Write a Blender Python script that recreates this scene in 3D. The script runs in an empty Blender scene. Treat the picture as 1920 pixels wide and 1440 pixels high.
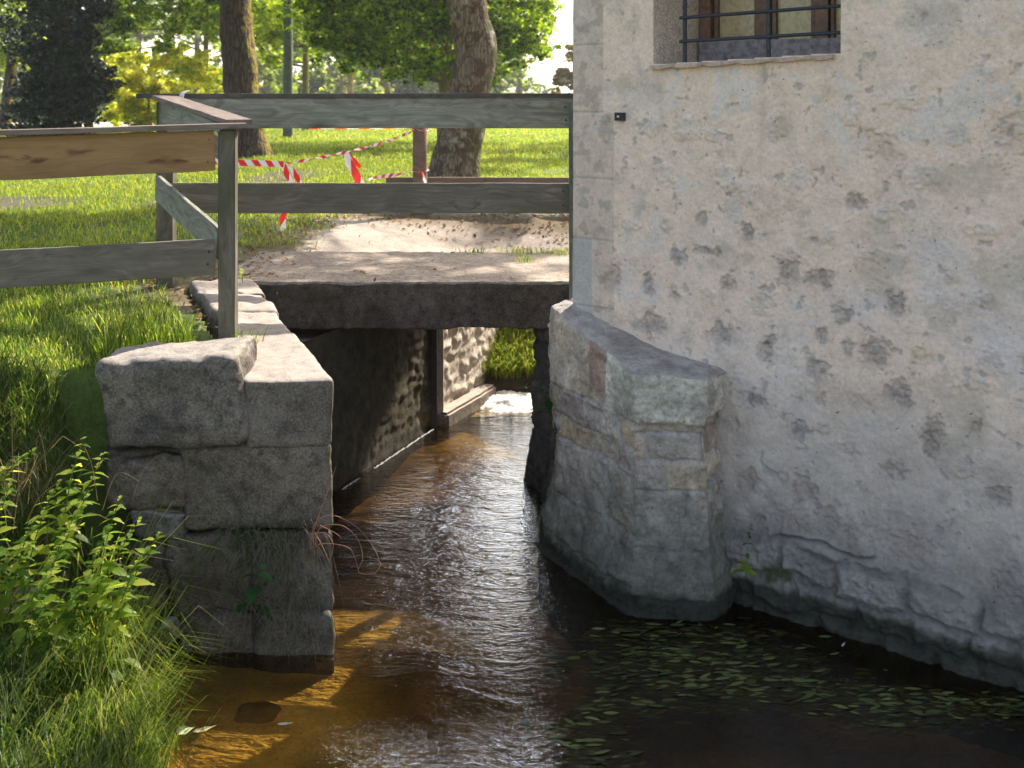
import bpy, bmesh, math, random
import numpy as np
from mathutils import Vector, Matrix
random.seed(7)
R = math.radians
S = bpy.context.scene
C = S.collection

# ------------------------------------------------------------------ camera, sky, sun, exposure
EYE = 2.62; F = 2000.0; HOR = 168.0
cam_d = bpy.data.cameras.new('camera'); cam = bpy.data.objects.new('camera', cam_d); C.objects.link(cam)
cam.location = (0, 0, EYE); cam.rotation_euler = (R(90), 0, 0)
cam_d.sensor_width = 36; cam_d.lens = 36 * F / 1920
cam_d.shift_y = -(720 - HOR) / 1920
cam_d.clip_start = 0.05; cam_d.clip_end = 2000
cam_d.dof.use_dof = True; cam_d.dof.focus_distance = 5.6; cam_d.dof.aperture_fstop = 4.0
S.camera = cam
SUN_AZ, SUN_EL = R(38), R(41)
world = bpy.data.worlds.new("World"); S.world = world; world.use_nodes = True
wn = world.node_tree; wn.nodes.clear()
wo = wn.nodes.new('ShaderNodeOutputWorld'); wb = wn.nodes.new('ShaderNodeBackground'); ws = wn.nodes.new('ShaderNodeTexSky')
ws.sky_type = 'NISHITA'; ws.sun_disc = False; ws.sun_elevation = SUN_EL; ws.sun_rotation = SUN_AZ
ws.air_density = 1.0; ws.dust_density = 2.0; ws.ozone_density = 0.6
wb.inputs['Strength'].default_value = 0.15
tcw = wn.nodes.new('ShaderNodeTexCoord'); dt = wn.nodes.new('ShaderNodeVectorMath'); dt.operation = 'DOT_PRODUCT'
ga, ge = R(-.8), R(23.5); dt.inputs[1].default_value = (math.sin(ga) * math.cos(ge), math.cos(ga) * math.cos(ge), math.sin(ge))  # bright glow added to the sky ahead for the water to mirror
wn.links.new(tcw.outputs['Generated'], dt.inputs[0])
cn = wn.nodes.new('ShaderNodeTexNoise'); cn.inputs['Scale'].default_value = 3.0; cn.inputs['Detail'].default_value = 5; wn.links.new(tcw.outputs['Generated'], cn.inputs['Vector'])
ad = wn.nodes.new('ShaderNodeMath'); ad.operation = 'MULTIPLY_ADD'; ad.inputs[1].default_value = .16; wn.links.new(cn.outputs[0], ad.inputs[0]); wn.links.new(dt.outputs['Value'], ad.inputs[2])
rp = wn.nodes.new('ShaderNodeMapRange'); rp.interpolation_type = 'SMOOTHSTEP'; wn.links.new(ad.outputs[0], rp.inputs['Value'])
rp.inputs['From Min'].default_value = 1.045; rp.inputs['From Max'].default_value = 1.075; rp.inputs['To Max'].default_value = 1.0
wm = wn.nodes.new('ShaderNodeMix'); wm.data_type = 'RGBA'; wm.blend_type = 'MULTIPLY'; wm.inputs[0].default_value = 1; wn.links.new(ws.outputs[0], wm.inputs[6]); wm.inputs[7].default_value = (1.13, 1.0, .89, 1)
wc = wn.nodes.new('ShaderNodeMix'); wc.data_type = 'RGBA'; wn.links.new(rp.outputs[0], wc.inputs[0]); wn.links.new(wm.outputs[2], wc.inputs[6]); wc.inputs[7].default_value = (105, 108, 112, 1)
wn.links.new(wc.outputs[2], wb.inputs[0]); wn.links.new(wb.outputs[0], wo.inputs[0])
sl = bpy.data.lights.new('sun', 'SUN'); so = bpy.data.objects.new('sun', sl); C.objects.link(so)
sl.energy = 4.8; sl.angle = R(0.5); sl.color = (1.0, 0.93, 0.82)
sd = Vector((math.sin(SUN_AZ) * math.cos(SUN_EL), math.cos(SUN_AZ) * math.cos(SUN_EL), math.sin(SUN_EL)))
so.rotation_euler = sd.to_track_quat('Z', 'Y').to_euler()
so.location = (8, 12, 14)
S.view_settings.view_transform = 'Standard'; S.view_settings.look = 'None'
S.view_settings.exposure = 1.2; S.view_settings.gamma = 1

def P(px, py, d):
    return Vector(((px - 960) * d / F, d, EYE - (py - HOR) * d / F))
def Pz(px, py, z):
    d = F * (EYE - z) / (py - HOR)
    return Vector(((px - 960) * d / F, d, z))

# ------------------------------------------------------------------ numpy noise
rng = np.random.default_rng(11)
_T = rng.random((64, 64, 64)).astype(np.float32)
def vnoise(p):
    i = np.floor(p).astype(np.int64); f = p - i; f = f * f * (3 - 2 * f); i &= 63; j = (i + 1) & 63
    x0, y0, z0 = i[:, 0], i[:, 1], i[:, 2]; x1, y1, z1 = j[:, 0], j[:, 1], j[:, 2]
    fx, fy, fz = f[:, 0], f[:, 1], f[:, 2]
    a = _T[x0, y0, z0] * (1 - fx) + _T[x1, y0, z0] * fx; b = _T[x0, y1, z0] * (1 - fx) + _T[x1, y1, z0] * fx
    c = _T[x0, y0, z1] * (1 - fx) + _T[x1, y0, z1] * fx; d = _T[x0, y1, z1] * (1 - fx) + _T[x1, y1, z1] * fx
    return ((a * (1 - fy) + b * fy) * (1 - fz) + (c * (1 - fy) + d * fy) * fz) * 2 - 1
def fbm(p, s=1.0, o=4, r=0.5, seed=0):
    p = np.asarray(p, dtype=np.float64) * s + seed * 7.31 + 100
    t = 0; a = 1; n = 0
    for k in range(o):
        t = t + a * vnoise(p); n += a; a *= r; p = p * 2.03 + 5.7
    return t / n * 1.6
def sstep(a, b, x):
    t = np.clip((x - a) / (b - a), 0, 1); return t * t * (3 - 2 * t)
def lerp(a, b, t):
    return a + (b - a) * t

# ------------------------------------------------------------------ scene graph helpers
def tag(o, label=None, cat=None, group=None, kind=None):
    if label: o['label'] = label
    if cat: o['category'] = cat
    if group: o['group'] = group
    if kind: o['kind'] = kind
    return o
def empty(name, loc, label, cat, group=None):
    o = bpy.data.objects.new(name, None); C.objects.link(o); o.location = loc
    o.empty_display_size = 0.2
    return tag(o, label, cat, group)
def link(name, me, mat, parent=None, smooth=True):
    o = bpy.data.objects.new(name, me); C.objects.link(o)
    if mat is not None: me.materials.append(mat)
    if smooth: me.polygons.foreach_set('use_smooth', [True] * len(me.polygons))
    if parent is not None:
        o.parent = parent
        if parent.parent is None: o.matrix_parent_inverse = Matrix.Translation(-parent.location)
    return o
def np_mesh(name, verts, faces, attrs=None):
    """faces: list of arrays (n,k)"""
    me = bpy.data.meshes.new(name)
    verts = np.asarray(verts, dtype=np.float32)
    me.vertices.add(len(verts)); me.vertices.foreach_set('co', verts.ravel())
    if not isinstance(faces, (list, tuple)): faces = [faces]
    idx = np.concatenate([f.ravel() for f in faces]).astype(np.int32)
    tot = np.concatenate([np.full(len(f), f.shape[1]) for f in faces]).astype(np.int32)
    st = np.concatenate([[0], np.cumsum(tot)[:-1]]).astype(np.int32)
    me.loops.add(len(idx)); me.loops.foreach_set('vertex_index', idx)
    me.polygons.add(len(tot)); me.polygons.foreach_set('loop_start', st)
    try: me.polygons.foreach_set('loop_total', tot)
    except Exception: pass
    for k, v in (attrs or {}).items():
        v = np.asarray(v, dtype=np.float32)
        if v.ndim == 1:
            a = me.attributes.new(k, 'FLOAT', 'POINT'); a.data.foreach_set('value', v)
        else:
            a = me.attributes.new(k, 'FLOAT_COLOR', 'POINT')
            a.data.foreach_set('color', np.concatenate([v, np.ones((len(v), 1), np.float32)], 1).ravel())
    me.update(calc_edges=True); me.validate()
    return me
def grid_faces(nu, nv, off=0, flip=False):
    i = np.arange((nu - 1) * (nv - 1)); u = i % (nu - 1); v = i // (nu - 1)
    a = v * nu + u + off
    f = np.stack([a, a + 1, a + nu + 1, a + nu], 1)
    return f[:, ::-1] if flip else f

# ------------------------------------------------------------------ material helper
class NT:
    def __init__(s, name):
        s.m = bpy.data.materials.new(name); s.m.use_nodes = True; s.t = s.m.node_tree; s.t.nodes.clear()
        s.out = s.t.nodes.new('ShaderNodeOutputMaterial')
    def n(s, typ, ins=None, **kw):
        nd = s.t.nodes.new(typ)
        for k, v in kw.items(): setattr(nd, k, v)
        for k, v in (ins or {}).items(): s.put(nd.inputs[k], v)
        return nd
    def put(s, sock, v):
        if isinstance(v, bpy.types.NodeSocket): s.t.links.new(v, sock)
        elif v is not None:
            if isinstance(v, tuple) and len(v) == 3 and sock.type == 'RGBA': v = (*v, 1)
            sock.default_value = v
    def co(s, kind='Object', sc=(1, 1, 1)):
        c = s.n('ShaderNodeTexCoord').outputs[kind]
        if sc == (1, 1, 1): return c
        return s.n('ShaderNodeMapping', {'Vector': c, 'Scale': sc}).outputs[0]
    def noise(s, vec, scale, detail=4, rough=.55, dist=0.0):
        return s.n('ShaderNodeTexNoise', {'Vector': vec, 'Scale': scale, 'Detail': detail, 'Roughness': rough, 'Distortion': dist}).outputs[0]
    def voro(s, vec, scale, feature='F1', out=0):
        return s.n('ShaderNodeTexVoronoi', {'Vector': vec, 'Scale': scale}, feature=feature).outputs[out]
    def ramp(s, fac, stops):
        nd = s.n('ShaderNodeValToRGB', {'Fac': fac}); r = nd.color_ramp
        while len(r.elements) > len(stops): r.elements.remove(r.elements[-1])
        while len(r.elements) < len(stops): r.elements.new(1.0)
        for e, (p, c) in zip(r.elements, stops):
            e.position = p; e.color = (c, c, c, 1) if not isinstance(c, tuple) else (*c, 1)
        return nd.outputs[0]
    def mix(s, fac, a, b, mode='MIX'):
        nd = s.t.nodes.new('ShaderNodeMix'); nd.data_type = 'RGBA'; nd.blend_type = mode
        s.put(nd.inputs[0], fac); s.put(nd.inputs[6], a); s.put(nd.inputs[7], b)
        return nd.outputs[2]
    def math(s, op, a, b=0.0, c=None):
        nd = s.n('ShaderNodeMath', operation=op); s.put(nd.inputs[0], a); s.put(nd.inputs[1], b)
        if c is not None: s.put(nd.inputs[2], c)
        return nd.outputs[0]
    def attr(s, name, out='Color'):
        return s.n('ShaderNodeAttribute', attribute_name=name).outputs[out]
    def bump(s, h, strength=.5, dist=.01, normal=None):
        return s.n('ShaderNodeBump', {'Height': h, 'Strength': strength, 'Distance': dist, 'Normal': normal}).outputs[0]
    def pbr(s, col, rough=.8, normal=None, spec=.3, **kw):
        b = s.n('ShaderNodeBsdfPrincipled', {'Base Color': col, 'Roughness': rough, 'Specular IOR Level': spec})
        if normal is not None: s.put(b.inputs['Normal'], normal)
        for k, v in kw.items(): s.put(b.inputs[k], v)
        return b.outputs[0]
    def done(s, surf):
        s.t.links.new(surf, s.out.inputs['Surface']); return s.m

def leaf_mat(name, stops, trans=.5, rough=.5, clump=0.6):
    t = NT(name)
    v = t.attr('var', 'Fac')
    nz = t.noise(t.co('Object'), clump, 2)
    f = t.math('ADD', t.math('MULTIPLY', v, .62), t.math('MULTIPLY', nz, .38))
    col = t.ramp(f, stops)
    d = t.pbr(col, rough, spec=.35)
    tc = t.mix(1.0, col, (1.0, 1.0, .45), 'MULTIPLY')
    tc = t.mix(.5, tc, t.mix(1.0, tc, (2.8, 2.8, 2.2), 'MULTIPLY'))
    tr = t.n('ShaderNodeBsdfTranslucent', {'Color': tc}).outputs[0]
    mx = t.n('ShaderNodeMixShader', {0: trans, 1: d, 2: tr}).outputs[0]
    return t.done(mx)

def wood_mat(name, dark, light, moss=None, knots=True, rust=False, rough=.8, contrast=1.0):
    t = NT(name); c = t.co('Object')
    ofs = t.n('ShaderNodeObjectInfo').outputs['Random']
    cc = t.n('ShaderNodeVectorMath', {0: c, 1: t.n('ShaderNodeCombineXYZ', {0: t.math('MULTIPLY', ofs, 31.0), 1: ofs, 2: t.math('MULTIPLY', ofs, 7.0)}).outputs[0]}, operation='ADD').outputs[0]
    def mp(sc): return t.n('ShaderNodeMapping', {'Vector': cc, 'Scale': sc}).outputs[0]
    warp = t.noise(mp((1.2, 3, 3)), 1.0, 3)
    kn = t.voro(mp((1.6, 4.5, 4.5)), 1.0)
    kk = t.ramp(kn, [(0.0, 1.0), (.16, .0)])
    v = t.n('ShaderNodeVectorMath', {0: mp((.5, 16, 16)), 1: t.n('ShaderNodeCombineXYZ', {0: 0.0, 1: t.math('MULTIPLY', t.math('ADD', t.math('MULTIPLY', warp, 5.0), t.math('MULTIPLY', kn, 2.2)), 1.0), 2: t.math('ADD', t.math('MULTIPLY', warp, 7.0), t.math('MULTIPLY', kn, 2.4))}).outputs[0]}, operation='ADD').outputs[0]
    g = t.noise(v, 2.2, 3, .6)
    fine = t.noise(mp((4, 160, 160)), 1.0, 3, .65)
    gr = t.math('ADD', t.math('MULTIPLY', g, .62), t.math('MULTIPLY', fine, .38))
    col = t.mix(t.ramp(gr, [(.5 - .17 / contrast, 0.0), (.5 + .15 / contrast, 1.0)]), dark, light)
    blot = t.noise(mp((1.5, 5, 5)), 1.0, 5, .6)
    col = t.mix(t.ramp(blot, [(.5, 0.0), (.72, .6)]), col, tuple(x * .55 for x in dark))
    if moss: col = t.mix(t.ramp(t.noise(mp((2, 2, 6)), 1.3, 4), [(.42, 0.0), (.62, .75)]), col, moss)
    if rust:
        rs = t.noise(mp((2.6, 8, 8)), 1.0, 5, .55)
        zz = t.n('ShaderNodeSeparateXYZ', {0: c}).outputs[2]
        col = t.mix(t.math('MULTIPLY', t.ramp(rs, [(.52, 0.0), (.58, .85)]), t.ramp(t.math('ADD', t.math('ABSOLUTE', t.math('ADD', zz, .02)), t.math('MULTIPLY', t.math('SUBTRACT', blot, .5), .1)), [(.03, 1.0), (.055, 0.0)])), col, (.09, .03, .02))
    if knots: col = t.mix(t.math('MULTIPLY', kk, .85), col, tuple(x * .35 for x in dark))
    h = t.math('SUBTRACT', gr, t.math('MULTIPLY', kk, .3))
    return t.done(t.pbr(col, rough, t.bump(h, .55, .004), spec=.25))

def stone_mat(name, c1, c2, c3, lichen=.3, lcol=(.36, .36, .33), moss=0.0, bump=.9, sc=1.0, topc=None):
    t = NT(name); c = t.co('Object')
    a = t.noise(c, 3.5 * sc, 6, .62, .6); b = t.noise(c, 14 * sc, 5, .7); g = t.noise(c, 90 * sc, 3, .7); g2 = t.noise(c, 260 * sc, 2, .6)
    col = t.mix(t.ramp(a, [(.38, 0.0), (.62, 1.0)]), c1, c2)
    col = t.mix(t.ramp(b, [(.48, 0.0), (.66, .8)]), col, c3)
    sp = t.math('ADD', t.math('MULTIPLY', g, .55), t.math('MULTIPLY', g2, .45))
    col = t.mix(1.0, col, t.ramp(sp, [(.36, .45), (.5, 1.0), (.64, 1.7)]), 'MULTIPLY')
    li = t.math('MULTIPLY', t.ramp(t.noise(c, 6 * sc, 7, .72, .4), [(.54, 0.0), (.64, 1.0)]), lichen)
    col = t.mix(li, col, lcol)
    rnd_ = t.n('ShaderNodeObjectInfo').outputs['Random']
    col = t.mix(1.0, col, t.ramp(rnd_, [(0.0, (.78, .76, .74)), (.35, (1.05, .98, .9)), (.7, (.88, .9, .88)), (1.0, (1.2, 1.15, 1.08))]), 'MULTIPLY')
    if moss: col = t.mix(t.math('MULTIPLY', t.ramp(t.noise(c, 5 * sc, 6, .7), [(.5, 0.0), (.62, 1.0)]), moss), col, (.05, .055, .015))
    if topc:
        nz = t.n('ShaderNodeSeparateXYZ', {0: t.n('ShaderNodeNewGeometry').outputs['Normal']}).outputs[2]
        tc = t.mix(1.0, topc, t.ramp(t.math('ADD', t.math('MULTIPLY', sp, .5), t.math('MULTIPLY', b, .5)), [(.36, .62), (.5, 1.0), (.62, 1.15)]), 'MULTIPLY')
        col = t.mix(t.ramp(t.math('ADD', nz, t.math('MULTIPLY', t.math('SUBTRACT', b, .5), .5)), [(.66, 0.0), (.86, 1.0)]), col, tc)  # tops paled and upright faces darkened: patina plus painted shade
    h = t.math('ADD', t.math('MULTIPLY', b, 1.0), t.math('MULTIPLY', sp, .5))
    return t.done(t.pbr(col, .9, t.bump(h, bump, .012), spec=.2))

def attr_mat(name, bump=.7, rough=.9, dist=.01, speck=1.0, sc=1.0, mott=1.0):
    """base colour from the vertex attribute, broken up by fine procedural grain"""
    t = NT(name); c = t.co('Object'); col = t.attr('col')
    a = t.noise(c, 9 * sc, 6, .7, .5); g = t.noise(c, 55 * sc, 5, .75); g2 = t.noise(c, 210 * sc, 3, .7)
    sp = t.math('ADD', t.math('MULTIPLY', g, .6), t.math('MULTIPLY', g2, .4))
    lo, hi = 1 - .45 * speck, 1 + .35 * speck
    col = t.mix(1.0, col, t.ramp(sp, [(.34, lo), (.47, 1.0), (.66, hi)]), 'MULTIPLY')
    col = t.mix(1.0, col, t.ramp(a, [(.36, 1 - .2 * mott), (.5, 1.0), (.64, 1 + .12 * mott)]), 'MULTIPLY')
    pit = t.ramp(t.noise(c, 38 * sc, 3, .6, .2), [(.26, .4), (.33, 1.0)])
    col = t.mix(1.0, col, pit, 'MULTIPLY')
    h = t.math('ADD', t.math('MULTIPLY', a, .8), t.math('ADD', t.math('MULTIPLY', sp, .7), t.math('MULTIPLY', pit, .35)))
    return t.done(t.pbr(col, rough, t.bump(h, bump, dist), spec=.2))

M = {}
M['plaster'] = attr_mat('lime_plaster', .75, .95, .010, .5, 1.0, .5)
M['masonry'] = attr_mat('old_masonry', .9, .88, .015)
M['soil'] = attr_mat('soil_and_turf', .8, .95, .012, 1.1)
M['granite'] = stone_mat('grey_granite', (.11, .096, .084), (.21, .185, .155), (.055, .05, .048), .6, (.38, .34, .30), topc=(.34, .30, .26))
M['granite_dark'] = stone_mat('dark_granite', (.11, .092, .074), (.18, .152, .122), (.05, .044, .038), .3, (.28, .25, .22), .45)
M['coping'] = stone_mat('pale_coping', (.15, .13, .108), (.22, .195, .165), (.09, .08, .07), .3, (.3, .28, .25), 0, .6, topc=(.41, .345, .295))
M['concrete'] = stone_mat('aged_concrete', (.07, .056, .047), (.115, .093, .08), (.04, .034, .03), .5, (.19, .165, .145), .25)
M['deck'] = stone_mat('gravelly_deck', (.33, .28, .235), (.44, .38, .325), (.2, .165, .135), .2, (.5, .43, .35), 0, 1.0, 1.2)
M['wood_grey'] = wood_mat('weathered_grey_wood', (.09, .08, .066), (.27, .24, .2), (.12, .115, .08))
M['wood_blue'] = wood_mat('bluish_weathered_wood', (.15, .15, .12), (.34, .335, .275), None, contrast=1.3)
M['wood_tan'] = wood_mat('tan_new_wood', (.27, .165, .07), (.38, .245, .115), None, rust=True)
M['wood_cap'] = wood_mat('brown_cap_wood', (.13, .10, .085), (.27, .215, .18), None)
M['wood_post'] = wood_mat('mossy_post_wood', (.085, .074, .058), (.22, .195, .15), (.085, .09, .05))
M['wood_brown'] = wood_mat('brown_post_wood', (.14, .095, .07), (.24, .17, .13), None)
M['grass'] = leaf_mat('grass_blades', [(0.15, (.05, .085, .014)), (.42, (.11, .18, .025)), (.62, (.24, .31, .04)), (.8, (.42, .37, .16))], .5, .5, 1.2)
M['grass_lawn'] = leaf_mat('lawn_blades', [(0.15, (.085, .125, .02)), (.45, (.16, .22, .03)), (.8, (.34, .34, .08))], .5, .5, .5)
M['grass_dark'] = leaf_mat('dark_grass_blades', [(0.2, (.035, .07, .014)), (.55, (.09, .15, .03)), (.8, (.24, .25, .08))], .45, .45, 2.0)
M['dry_grass'] = leaf_mat('dry_grass_blades', [(0.2, (.16, .125, .08)), (.6, (.3, .24, .16)), (.9, (.46, .36, .23))], .3, .6, 2.0)
M['nettle'] = leaf_mat('nettle_leaf', [(0.2, (.06, .12, .02)), (.48, (.18, .28, .04)), (.75, (.42, .46, .09))], .65, .45, 2.0)
M['leaf_green'] = leaf_mat('green_leaf', [(0.25, (.04, .085, .014)), (.48, (.13, .22, .025)), (.72, (.36, .42, .05))], .6, .5, .5)
M['leaf_fresh'] = leaf_mat('fresh_leaf', [(0.2, (.12, .18, .025)), (.5, (.24, .32, .04)), (.8, (.42, .44, .07))], .65, .5, .5)
M['leaf_yellow'] = leaf_mat('yellow_leaf', [(0.2, (.2, .28, .04)), (.40, (.38, .44, .07)), (.56, (.62, .56, .10)), (.75, (.62, .54, .3))], .7, .5, .8)
M['leaf_dark'] = leaf_mat('ivy_leaf', [(0.2, (.005, .012, .004)), (.6, (.012, .026, .008)), (.92, (.045, .07, .015))], .08, .4, .8)
M['leaf_far'] = leaf_mat('distant_leaf', [(0.2, (.09, .13, .05)), (.5, (.18, .23, .08)), (.85, (.34, .36, .14))], .6, .6, .15)
M['leaf_brown'] = leaf_mat('autumn_leaf', [(0.2, (.12, .09, .05)), (.5, (.22, .16, .08)), (.85, (.33, .25, .12))], .4, .6, .3)
M['leaf_litter'] = leaf_mat('fallen_leaf', [(0.2, (.1, .05, .03)), (.5, (.24, .13, .075)), (.85, (.42, .26, .15))], .25, .6, 3)
M['pondweed'] = leaf_mat('pondweed_leaf', [(0.2, (.03, .03, .01)), (.55, (.085, .10, .03)), (.9, (.19, .20, .07))], .1, .35, 3)
def bark_mat(name, c1, c2, patch=None, moss=None, sc=1.0, plates=True):
    t = NT(name); c = t.co('Object')
    st = t.n('ShaderNodeMapping', {'Vector': c, 'Scale': (9 * sc, 9 * sc, 1.6 * sc)}).outputs[0]
    v = t.voro(t.n('ShaderNodeVectorMath', {0: st, 1: t.n('ShaderNodeTexNoise', {'Vector': c, 'Scale': 4.0}).outputs[1]}, operation='ADD').outputs[0], 1.6, 'DISTANCE_TO_EDGE')
    n1 = t.noise(st, 3.0, 5, .65)
    col = t.mix(t.ramp(n1, [(.35, 0.0), (.65, 1.0)]), c1, c2)
    if plates: col = t.mix(1.0, col, t.ramp(v, [(0.0, .4), (.12, 1.0)]), 'MULTIPLY')
    if patch:
        pz = t.noise(c, 5.5, 5, .65, .8)
        col = t.mix(t.ramp(pz, [(.49, 0.0), (.54, .8)]), col, patch)
        col = t.mix(t.ramp(t.noise(c, 2.4, 3, .5), [(.62, 0.0), (.66, .8)]), col, (.5, .46, .42))
    if moss:
        nx = t.n('ShaderNodeSeparateXYZ', {0: t.n('ShaderNodeNewGeometry').outputs['Normal']})
        mm = t.math('ADD', nx.outputs[0], t.math('MULTIPLY', t.math('SUBTRACT', t.noise(c, 7, 4), .5), 1.6))
        col = t.mix(t.ramp(mm, [(.72, 0.0), (.92, .9)]), col, moss)
    h = t.math('ADD', t.ramp(v, [(0.0, 0.0), (.25, 1.0)]), n1)
    return t.done(t.pbr(col, .9, t.bump(h, .9, .03), spec=.15))
M['bark'] = bark_mat('furrowed_bark', (.075, .052, .045), (.16, .12, .11), None, (.26, .2, .045))
M['bark_plane'] = bark_mat('mottled_bark', (.24, .18, .145), (.42, .33, .275), (.12, .075, .055), (.12, .12, .05), 1.6)
M['bark_thin'] = bark_mat('thin_bark', (.2, .16, .09), (.34, .27, .15), None, (.22, .2, .06), 2, False)

def flat_mat(name, col, rough=.6, var=.25, sc=20, metal=0.0, bump=.2, spec=.4):
    t = NT(name); c = t.co('Object'); n = t.noise(c, sc, 5, .65)
    cc = t.mix(1.0, col, t.ramp(n, [(.3, 1 - var), (.7, 1 + var)]), 'MULTIPLY')
    return t.done(t.pbr(cc, rough, t.bump(n, bump, .004), spec=spec, Metallic=metal))
M['iron'] = flat_mat('painted_iron', (.035, .042, .055), .5, .4, 60)
M['rust_iron'] = flat_mat('rusty_iron', (.05, .04, .038), .75, .5, 80)
M['win_wood'] = flat_mat('window_wood', (.20, .12, .085), .6, .35, 30)
M['win_sill'] = flat_mat('window_bottom_rail', (.27, .24, .25), .8, .5, 25, bump=.5)
M['sill'] = flat_mat('terracotta_sill', (.55, .42, .36), .85, .3, 30, bump=.6)
M['pole'] = flat_mat('greenish_pole', (.11, .125, .11), .8, .35, 12)
M['foam'] = flat_mat('white_foam', (.8, .78, .74), .7, .2, 30, bump=1.0)

t = NT('window_pane'); c = t.co('Object')
n = t.noise(c, 26, 6, .7); n2 = t.noise(c, 3.5, 3)
col = t.mix(t.ramp(n, [(.38, 0.0), (.6, 1.0)]), (.42, .32, .18), (.58, .48, .3))
col = t.mix(t.math('MULTIPLY', t.ramp(n, [(.5, 0.0), (.66, 1.0)]), t.ramp(n2, [(.42, 0.0), (.6, 1.0)])), col, (.5, .46, .2))
M['pane'] = t.done(t.pbr(col, .22, t.bump(n, .2, .003), spec=.6))

t = NT('barrier_tape_plastic')
uv = t.n('ShaderNodeSeparateXYZ', {0: t.n('ShaderNodeUVMap', uv_map='UVMap').outputs[0]})
f = t.math('FRACT', t.math('ADD', uv.outputs[0], t.math('MULTIPLY', uv.outputs[1], .35)))
col = t.mix(t.math('GREATER_THAN', f, .5), (.78, .76, .76), (.72, .03, .025))
d = t.pbr(col, .35, spec=.5); tr = t.n('ShaderNodeBsdfTranslucent', {'Color': col}).outputs[0]
M['tape'] = t.done(t.n('ShaderNodeMixShader', {0: .35, 1: d, 2: tr}).outputs[0])

# water: fresnel mix of a mirror-like rippled surface and a peaty see-through body
t = NT('stream_water'); c = t.co('Object')
w1 = t.noise(t.n('ShaderNodeMapping', {'Vector': c, 'Scale': (1.6, 4.2, 1)}).outputs[0], 2.6, 3, .55, .8)
w2 = t.noise(t.n('ShaderNodeMapping', {'Vector': c, 'Scale': (2.2, 5.0, 1)}).outputs[0], 9.0, 3, .6, .6)
w3 = t.noise(t.n('ShaderNodeMapping', {'Vector': c, 'Scale': (2, 3.4, 1)}).outputs[0], 26.0, 2, .5)
h = t.math('ADD', t.math('MULTIPLY', w1, 1.0), t.math('ADD', t.math('MULTIPLY', w2, .34), t.math('MULTIPLY', w3, .075)))
calm = t.attr('calm', 'Fac')
bn = t.n('ShaderNodeBump', {'Height': h, 'Strength': t.math('SUBTRACT', 1.0, t.math('MULTIPLY', calm, .82)), 'Distance': .028}).outputs[0]
gl = t.n('ShaderNodeBsdfGlossy', {'Color': (.95, .97, 1.0), 'Roughness': .04, 'Normal': bn}).outputs[0]
tp = t.n('ShaderNodeBsdfTransparent', {'Color': (.84, .72, .44)}).outputs[0]
murk = t.pbr((.018, .011, .005), .6, spec=0.0)
body = t.n('ShaderNodeMixShader', {0: .22, 1: tp, 2: murk}).outputs[0]
fr = t.n('ShaderNodeFresnel', {'IOR': 1.33, 'Normal': bn}).outputs[0]
M['water'] = t.done(t.n('ShaderNodeMixShader', {0: t.math('MINIMUM', t.math('MULTIPLY', fr, 1.3), 1.0), 1: body, 2: gl}).outputs[0])
t = NT('stream_bed'); c = t.co('Object')
v = t.noise(c, 5, 5, .6, 1.2); v2 = t.noise(c, 30, 4, .7)
col = t.mix(t.ramp(v, [(.35, 0.0), (.65, 1.0)]), (.30, .2, .08), (.6, .42, .18))
col = t.mix(1.0, col, t.ramp(v2, [(.3, .55), (.65, 1.3)]), 'MULTIPLY')
M['bed'] = t.done(t.pbr(col, .9, t.bump(v2, .8, .02)))

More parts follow.
